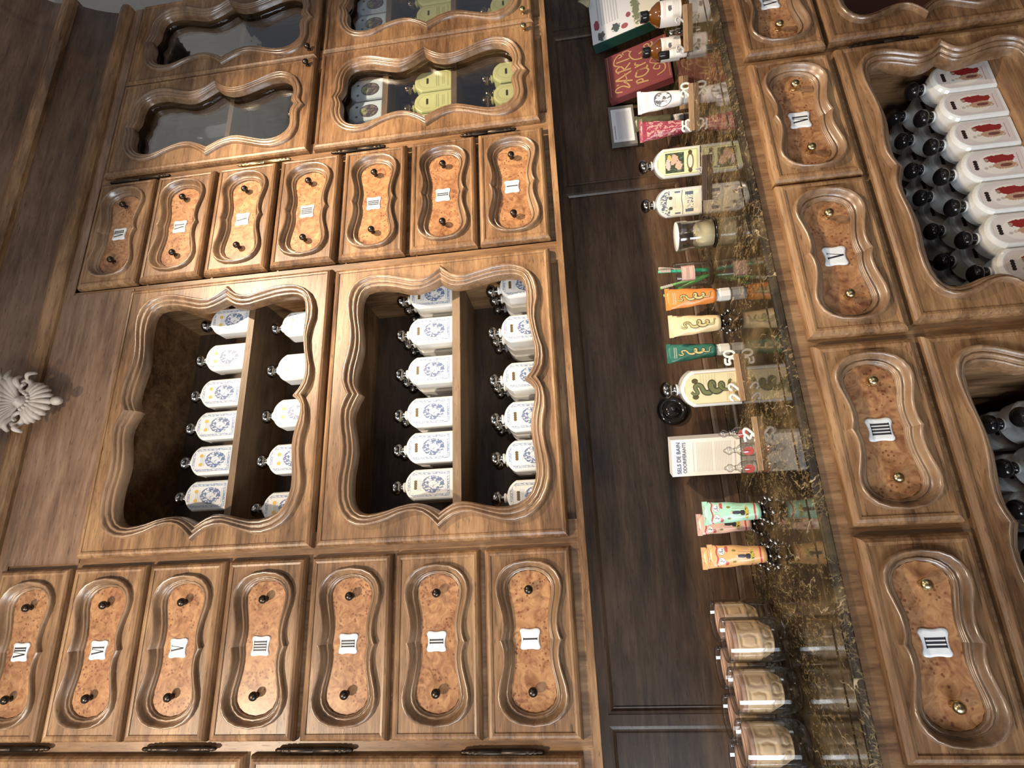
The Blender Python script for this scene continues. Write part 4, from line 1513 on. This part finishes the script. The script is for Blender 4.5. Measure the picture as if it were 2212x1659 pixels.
def book(p_tl, p_tr, p_bl, th, label, cover, spine):
    """book leaning against the boarding; corners given in the room"""
    u = (p_tr-p_tl).normalized()
    Wd = (p_tr-p_tl).length
    v = (p_tl-p_bl)
    H = v.length
    v = (v-u*v.dot(u)).normalized()
    n = u.cross(v)                        # towards the room
    t = thing('book', label, 'book')
    t.matrix_world = Matrix([[u.x, -n.x, v.x, p_bl.x], [u.y, -n.y, v.y, p_bl.y], [u.z, -n.z, v.z, p_bl.z], [0, 0, 0, 1]])
    part('front_cover', cover, t, (0, Wd, 0, .003, 0, H))
    part('pages', M['paper'], t, (.004, Wd-.004, .003, th-.003, .004, H-.004))
    part('back_cover', spine, t, (0, Wd, th-.003, th, 0, H))
    part('spine', spine, t, (-.003, 0, .0005, th, 0, H))
    return t, Wd, H


# red book: its foot on the counter, its head against the boarding
ptl, ptr = P(1317, 217, .158), P(1311, 127, .158)
ptr.z = ptl.z
bl = Vector((ptl.x+.002, .105, CT+.0075))
t, Wd, H = book(ptl, ptr, bl, .022, 'dark red book with gold script leaning against the dark boarding', M['redcloth'], M['redcloth'])
gl = MB()


def S(pts, w=.0042, n=24):
    ribbon(gl, [(Wd*a, H*b) for a, b in [tuple(p) for p in (crom(pts, n) if len(pts) > 2 else pts)]], w, -.0006)


S([(.06, .78), (.10, .88), (.17, .87), (.19, .76), (.10, .66), (.20, .68), (.27, .74)], .0040)                # L
S([(.245, .86), (.255, .82)], .0030, 2)
S([(.24, .60), (.36, .87)], .0050)                                              # A
S([(.36, .87), (.46, .60)], .0050)
S([(.22, .70), (.34, .69), (.46, .71)], .0026)
S([(.52, .60), (.54, .82)], .0050)                                              # R
S([(.50, .80), (.60, .84), (.65, .76), (.54, .70)], .0040)
S([(.55, .70), (.66, .60)], .0045)
S([(.76, .60), (.77, .82)], .0045)                                              # T
S([(.66, .78), (.74, .86), (.86, .84), (.94, .76), (.88, .72), (.86, .78)], .0036)
S([(.10, .36), (.13, .54)], .0050)                                              # p
S([(.10, .52), (.18, .54), (.19, .46), (.13, .44)], .0042)
S([(.38, .52), (.28, .54), (.25, .42), (.32, .34), (.40, .38), (.40, .52)], .0048)    # a
S([(.40, .52), (.41, .36), (.46, .35)], .0044)
S([(.50, .54), (.52, .36)], .0048)                                              # r
S([(.52, .46), (.56, .53), (.61, .52)], .0040)
S([(.92, .56), (.84, .60), (.70, .54), (.66, .42), (.72, .35), (.80, .38), (.78, .45)], .0040)  # C
S([(.90, .58), (.96, .62), (.95, .70), (.90, .69)], .0028)
S([(.14, .22), (.20, .10), (.34, .09), (.40, .20), (.32, .26), (.27, .18), (.34, .16)], .0034)    # flourish
S([(.40, .20), (.50, .30), (.62, .20), (.66, .12)], .0024)
S([(.70, .33), (.66, .24), (.74, .20), (.79, .26), (.72, .33)], .0042)            # d e
S([(.80, .42), (.79, .22)], .0044)
S([(.84, .27), (.93, .29), (.92, .35), (.86, .34), (.84, .26), (.90, .22), (.95, .24)], .0040)
recalc_front(gl.build('gold_lettering', M['gold'], t))
bd = MB()
for a, b in (((.03, .96), (.97, .96)), ((.03, .03), (.97, .03))):
    ribbon(bd, [(Wd*a[0], H*a[1]), (Wd*b[0], H*b[1])], .0012, -.0006)
recalc_front(bd.build('gold_line', M['gold'], t))
# white book
ptl = P(1281, 98, .155)
ptr = ptl+Vector((.200, 0, 0))
bl = Vector((ptl.x+.0, .095, CT+.0105))
WB = make_print('white_book_cover', (.70, .70, .72), lambda u, v, n: [((v < .40)*.85, (.72, .68, .55)), (text_m(u, v, n, .30, .85, .58, .90, 8, .35, 22), (.30, .33, .33)),
     ((circ(u, v, .34, .92, .10, .04)+(n(11, 3)-.5)*1.5 < 1), (.30, .06, .08)), ((circ(u, v, .10, .86, .09, .05)+(n(14, 3, 1)-.5)*2.2 < 1), (.10, .10, .10)), ((circ(u, v, .15, .64, .08, .06)+(n(15, 3, 1)-.5)*2.2 < 1), (.08, .10, .10)),
     ((circ(u, v, .12, .52, .05, .05) < 1), (.32, .10, .10)), ((circ(u, v, .30, .45, .05, .035) < 1), (.30, .09, .10)), ((circ(u, v, .36, .34, .30, .05)+(n(14, 3, 1)-.5)*2.4 < 1), (.20, .22, .14))])
t, Wd, H = book(ptl, ptr, bl, .030, 'white illustrated book with a dark green spine leaning right of the red book', WB, M['greencloth'])
cv = [c for c in t.children if c.name.startswith('front_cover')][0]
ul = cv.data.uv_layers.new(name='UVMap')
for l in cv.data.loops:
    q = cv.data.vertices[l.vertex_index].co
    ul.data[l.index].uv = (q.x/Wd, q.z/H)
# dried leaf above the white book
lf = MB()
p0 = P(1262, 22, .14)
for k in range(5):
    a = (k-2)*.35
    pts = [p0+Vector((.03+.035*s*math.cos(a)-.02, -.012*math.sin(s*3), -.012+.020*s*math.sin(a)+.016*s)) for s in (0, .3, .6, .85, 1)]
    lf.tube(pts, [.003, .008, .010, .007, .001], 8, flat=.4)
tag(recalc(lf.build('dried_leaf', M['lace'])), 'curled dry olive leaf resting on the top corner of the white book', 'leaf')

# grey framed card
q = [P(1312, 235, .172), P(1365, 223, .172), P(1379, 306, .172), P(1324, 319, .172)]
zt, zb = (q[0].z+q[3].z)/2, (q[1].z+q[2].z)/2
xl, xr = (q[2].x+q[3].x)/2, (q[0].x+q[1].x)/2
t = thing('framed_card', 'small grey framed card of printed text on the dark boarding', 'card', ((xl+xr)/2, .180, zb))
Wc, Hc = xr-xl, zt-zb
part('frame', M['frame'], t, (-Wc/2, Wc/2, -.008, .0, 0, Hc))
mb = MB()
a = mb.add([(-Wc*.42, -.0086, Hc*.09), (Wc*.42, -.0086, Hc*.09), (Wc*.42, -.0086, Hc*.91), (-Wc*.42, -.0086, Hc*.91)])
mb.face([a, a+1, a+2, a+3], uv=[(0, 0), (1, 0), (1, 1), (0, 1)])
recalc_front(mb.build('printed_card', M['lab_card'], t))

# black round bell plate on the boarding
q = P(1455, 882, .165)
t = thing('round_wall_switch', 'black glossy round switch on the dark boarding behind the serpent flask', 'switch', (q.x, .188, q.z))
recalc(MB().lathe([(.034, .000), (.035, .004), (.033, .009), (.027, .012), (.022, .0115), (.0215, .010), (.019, .010), (.0185, .013), (.012, .016), (.001, .017)], n=36, axis='Y').build('plate', M['black'], t))
recalc(MB().lathe([(.006, .015), (.006, .022), (.005, .024), (.001, .0245)], n=18, axis='Y').build('button', M['black'], t))

# bath salts box
a0, b0 = C(1602, 1022), C(1598, 941)
rz = math.atan2(b0.y-a0.y, b0.x-a0.x)
Wb = (b0-a0).length
Hb = Wb*1.76
c = (a0+b0)/2
t = thing('bath_salts_box', 'tall white and blue bath salts box standing on the counter', 'box', (c.x, c.y, CT), rz)
D_ = .034
part('carton', M['paper'], t, (-Wb/2, Wb/2, 0, D_, 0, Hb))
mb = MB()
a = mb.add([(-Wb/2+.0005, -.0005, .001), (Wb/2-.0005, -.0005, .001), (Wb/2-.0005, -.0005, Hb-.001), (-Wb/2+.0005, -.0005, Hb-.001)])
mb.face([a, a+1, a+2, a+3], uv=[(0, 0), (1, 0), (1, 1), (0, 1)])
recalc_front(mb.build('printed_front', M['lab_sels'], t))
NAVY = flat('navy_ink', (.06, .08, .15), .5)
for tx, wd, hh, zz in (('SELS DE BAIN', .84, .058, .872), ('ODORIF\u00c9RANTS', .82, .052, .790)):
    o = text_mesh(tx, .02, NAVY, t, (0, -.0012, Hb*zz), 'lettering')
    o['label'] = 'navy lettering '+tx
    xs = [v.co.x for v in o.data.vertices]
    ys = [v.co.y for v in o.data.vertices]
    fx, fy = Wb*wd/(max(xs)-min(xs)), Hb*hh/.0146
    for v in o.data.vertices:
        v.co.x *= fx
        v.co.y *= fy
for i, (x, y) in enumerate(((1619, 931), (1632, 968), (1634, 1006))):
    v = C(x, y)+Vector((0, .010, 0))
    b = thing('glass_vial', ['rightmost', 'middle', 'leftmost'][i]+' stoppered glass vial with a round red label before the bath salts box', 'vial', (v.x, v.y, CT), rz, 'stoppered vials with red labels')
    recalc(MB().lathe([(.0115, 0), (.0125, .002), (.0125, .024), (.007, .031), (.005, .033), (.0055, .037)], n=22).build('glass_body', M['acrylic'], b))
    recalc(MB().lathe([(.004, .036), (.0045, .040), (.0080, .045), (.0082, .049), (.0045, .053), (.003, .0565), (.0005, .058)], n=14).build('stopper', M['acrylic'], b))
    mb = MB()
    rows = [[(x0, -.0128+abs(x0)*.12, .0135+z0)] for x0, z0 in [(.0085*math.cos(2*math.pi*j/20), .0098*math.sin(2*math.pi*j/20)) for j in range(20)]]
    a = mb.add([r[0] for r in rows])
    mb.face(range(a, a+20))
    recalc_front(mb.build('red_label', M['redlab'], b))
price_rail(C(1649, 1016), C(1633, 900), '3 2'.replace(' ', ''), 'wooden price stand before the bath salts box', h=.008, xs=[.10, .22])


# embossed candle jars
def candle_jar(x, y, label):
    t = thing('candle_jar', label, 'candle jar', (x, y, CT), random.uniform(0, .5), 'embossed candles in clear glass jars')
    t.scale = (.96, .96, 1.2)
    if 'candle' not in PROTO:
        g = MB().lathe([(.001, 0), (.028, 0), (.0335, .002), (.0372, .008), (.0385, .018), (.0388, .086), (.0375, .088), (.0362, .086), (.0362, .020), (.032, .012), (.001, .010)], n=40, cap=False)
        c = MB()
        n = 112
        rows = []
        prof = [(.001, .0215), (.018, .0215), (.0230, .0222)]+[(.0240+.0108*i/10, .0230+.0180*i/10) for i in range(11)]+[(.0352, .0425+.0011*i) for i in range(29)]+[(.0338, .0745), (.001, .0748)]

        def sm(x, a, b):
            x = max(0, min(1, (x-a)/(b-a)))
            return x*x*(3-2*x)
        for r, z in prof:
            row = []
            for j in range(n):
                k = 7*j/n
                d = 0
                lo, hi, off = (.0235, .0405, .0) if z < .0415 else (.0435, .0725, .5)
                if r > .022 and lo < z < hi:
                    fx = abs(((k+off) % 1)-.5)*2
                    fz = abs((z-lo)/(hi-lo)-.5)*2
                    m = max(fx+.25*fz, fz)
                    d = .0030*sm(m, .50, .62)*(1-sm(m, .78, .92))
                row.append(((r-d-.0008)*math.cos(2*math.pi*j/n), (r-d-.0008)*math.sin(2*math.pi*j/n), z))
            rows.append(row)
        c.rings(rows, cap=True, smooth=True)
        l = MB().lathe([(.0335, .0748), (.0340, .0755), (.0340, .0790), (.0325, .0800), (.020, .0797), (.0195, .0780), (.001, .0780)], n=36)
        PROTO['candle'] = [recalc(g.build('glass_jar', M['glass'], t)), recalc(c.build('embossed_wax', M['cream'], t)), recalc(l.build('wax_lid', M['rose'], t))]
    else:
        for s in PROTO['candle']:
            o = s.copy()
            COL.objects.link(o)
            o.parent = t
    return t


for i, (x, y) in enumerate(((-.126, .024), (-.205, .018), (-.284, .016), (-.362, .016))):
    candle_jar(x, y, f'glass jar with embossed cream wax, front row, {ORD[i]} from the apricot tubes')
for i, (x, y) in enumerate(((-.100, .098), (-.181, .104), (-.262, .100), (-.340, .100))):
    candle_jar(x, y, f'glass jar with embossed cream wax, back row, {ORD[i]} from the apricot tubes')
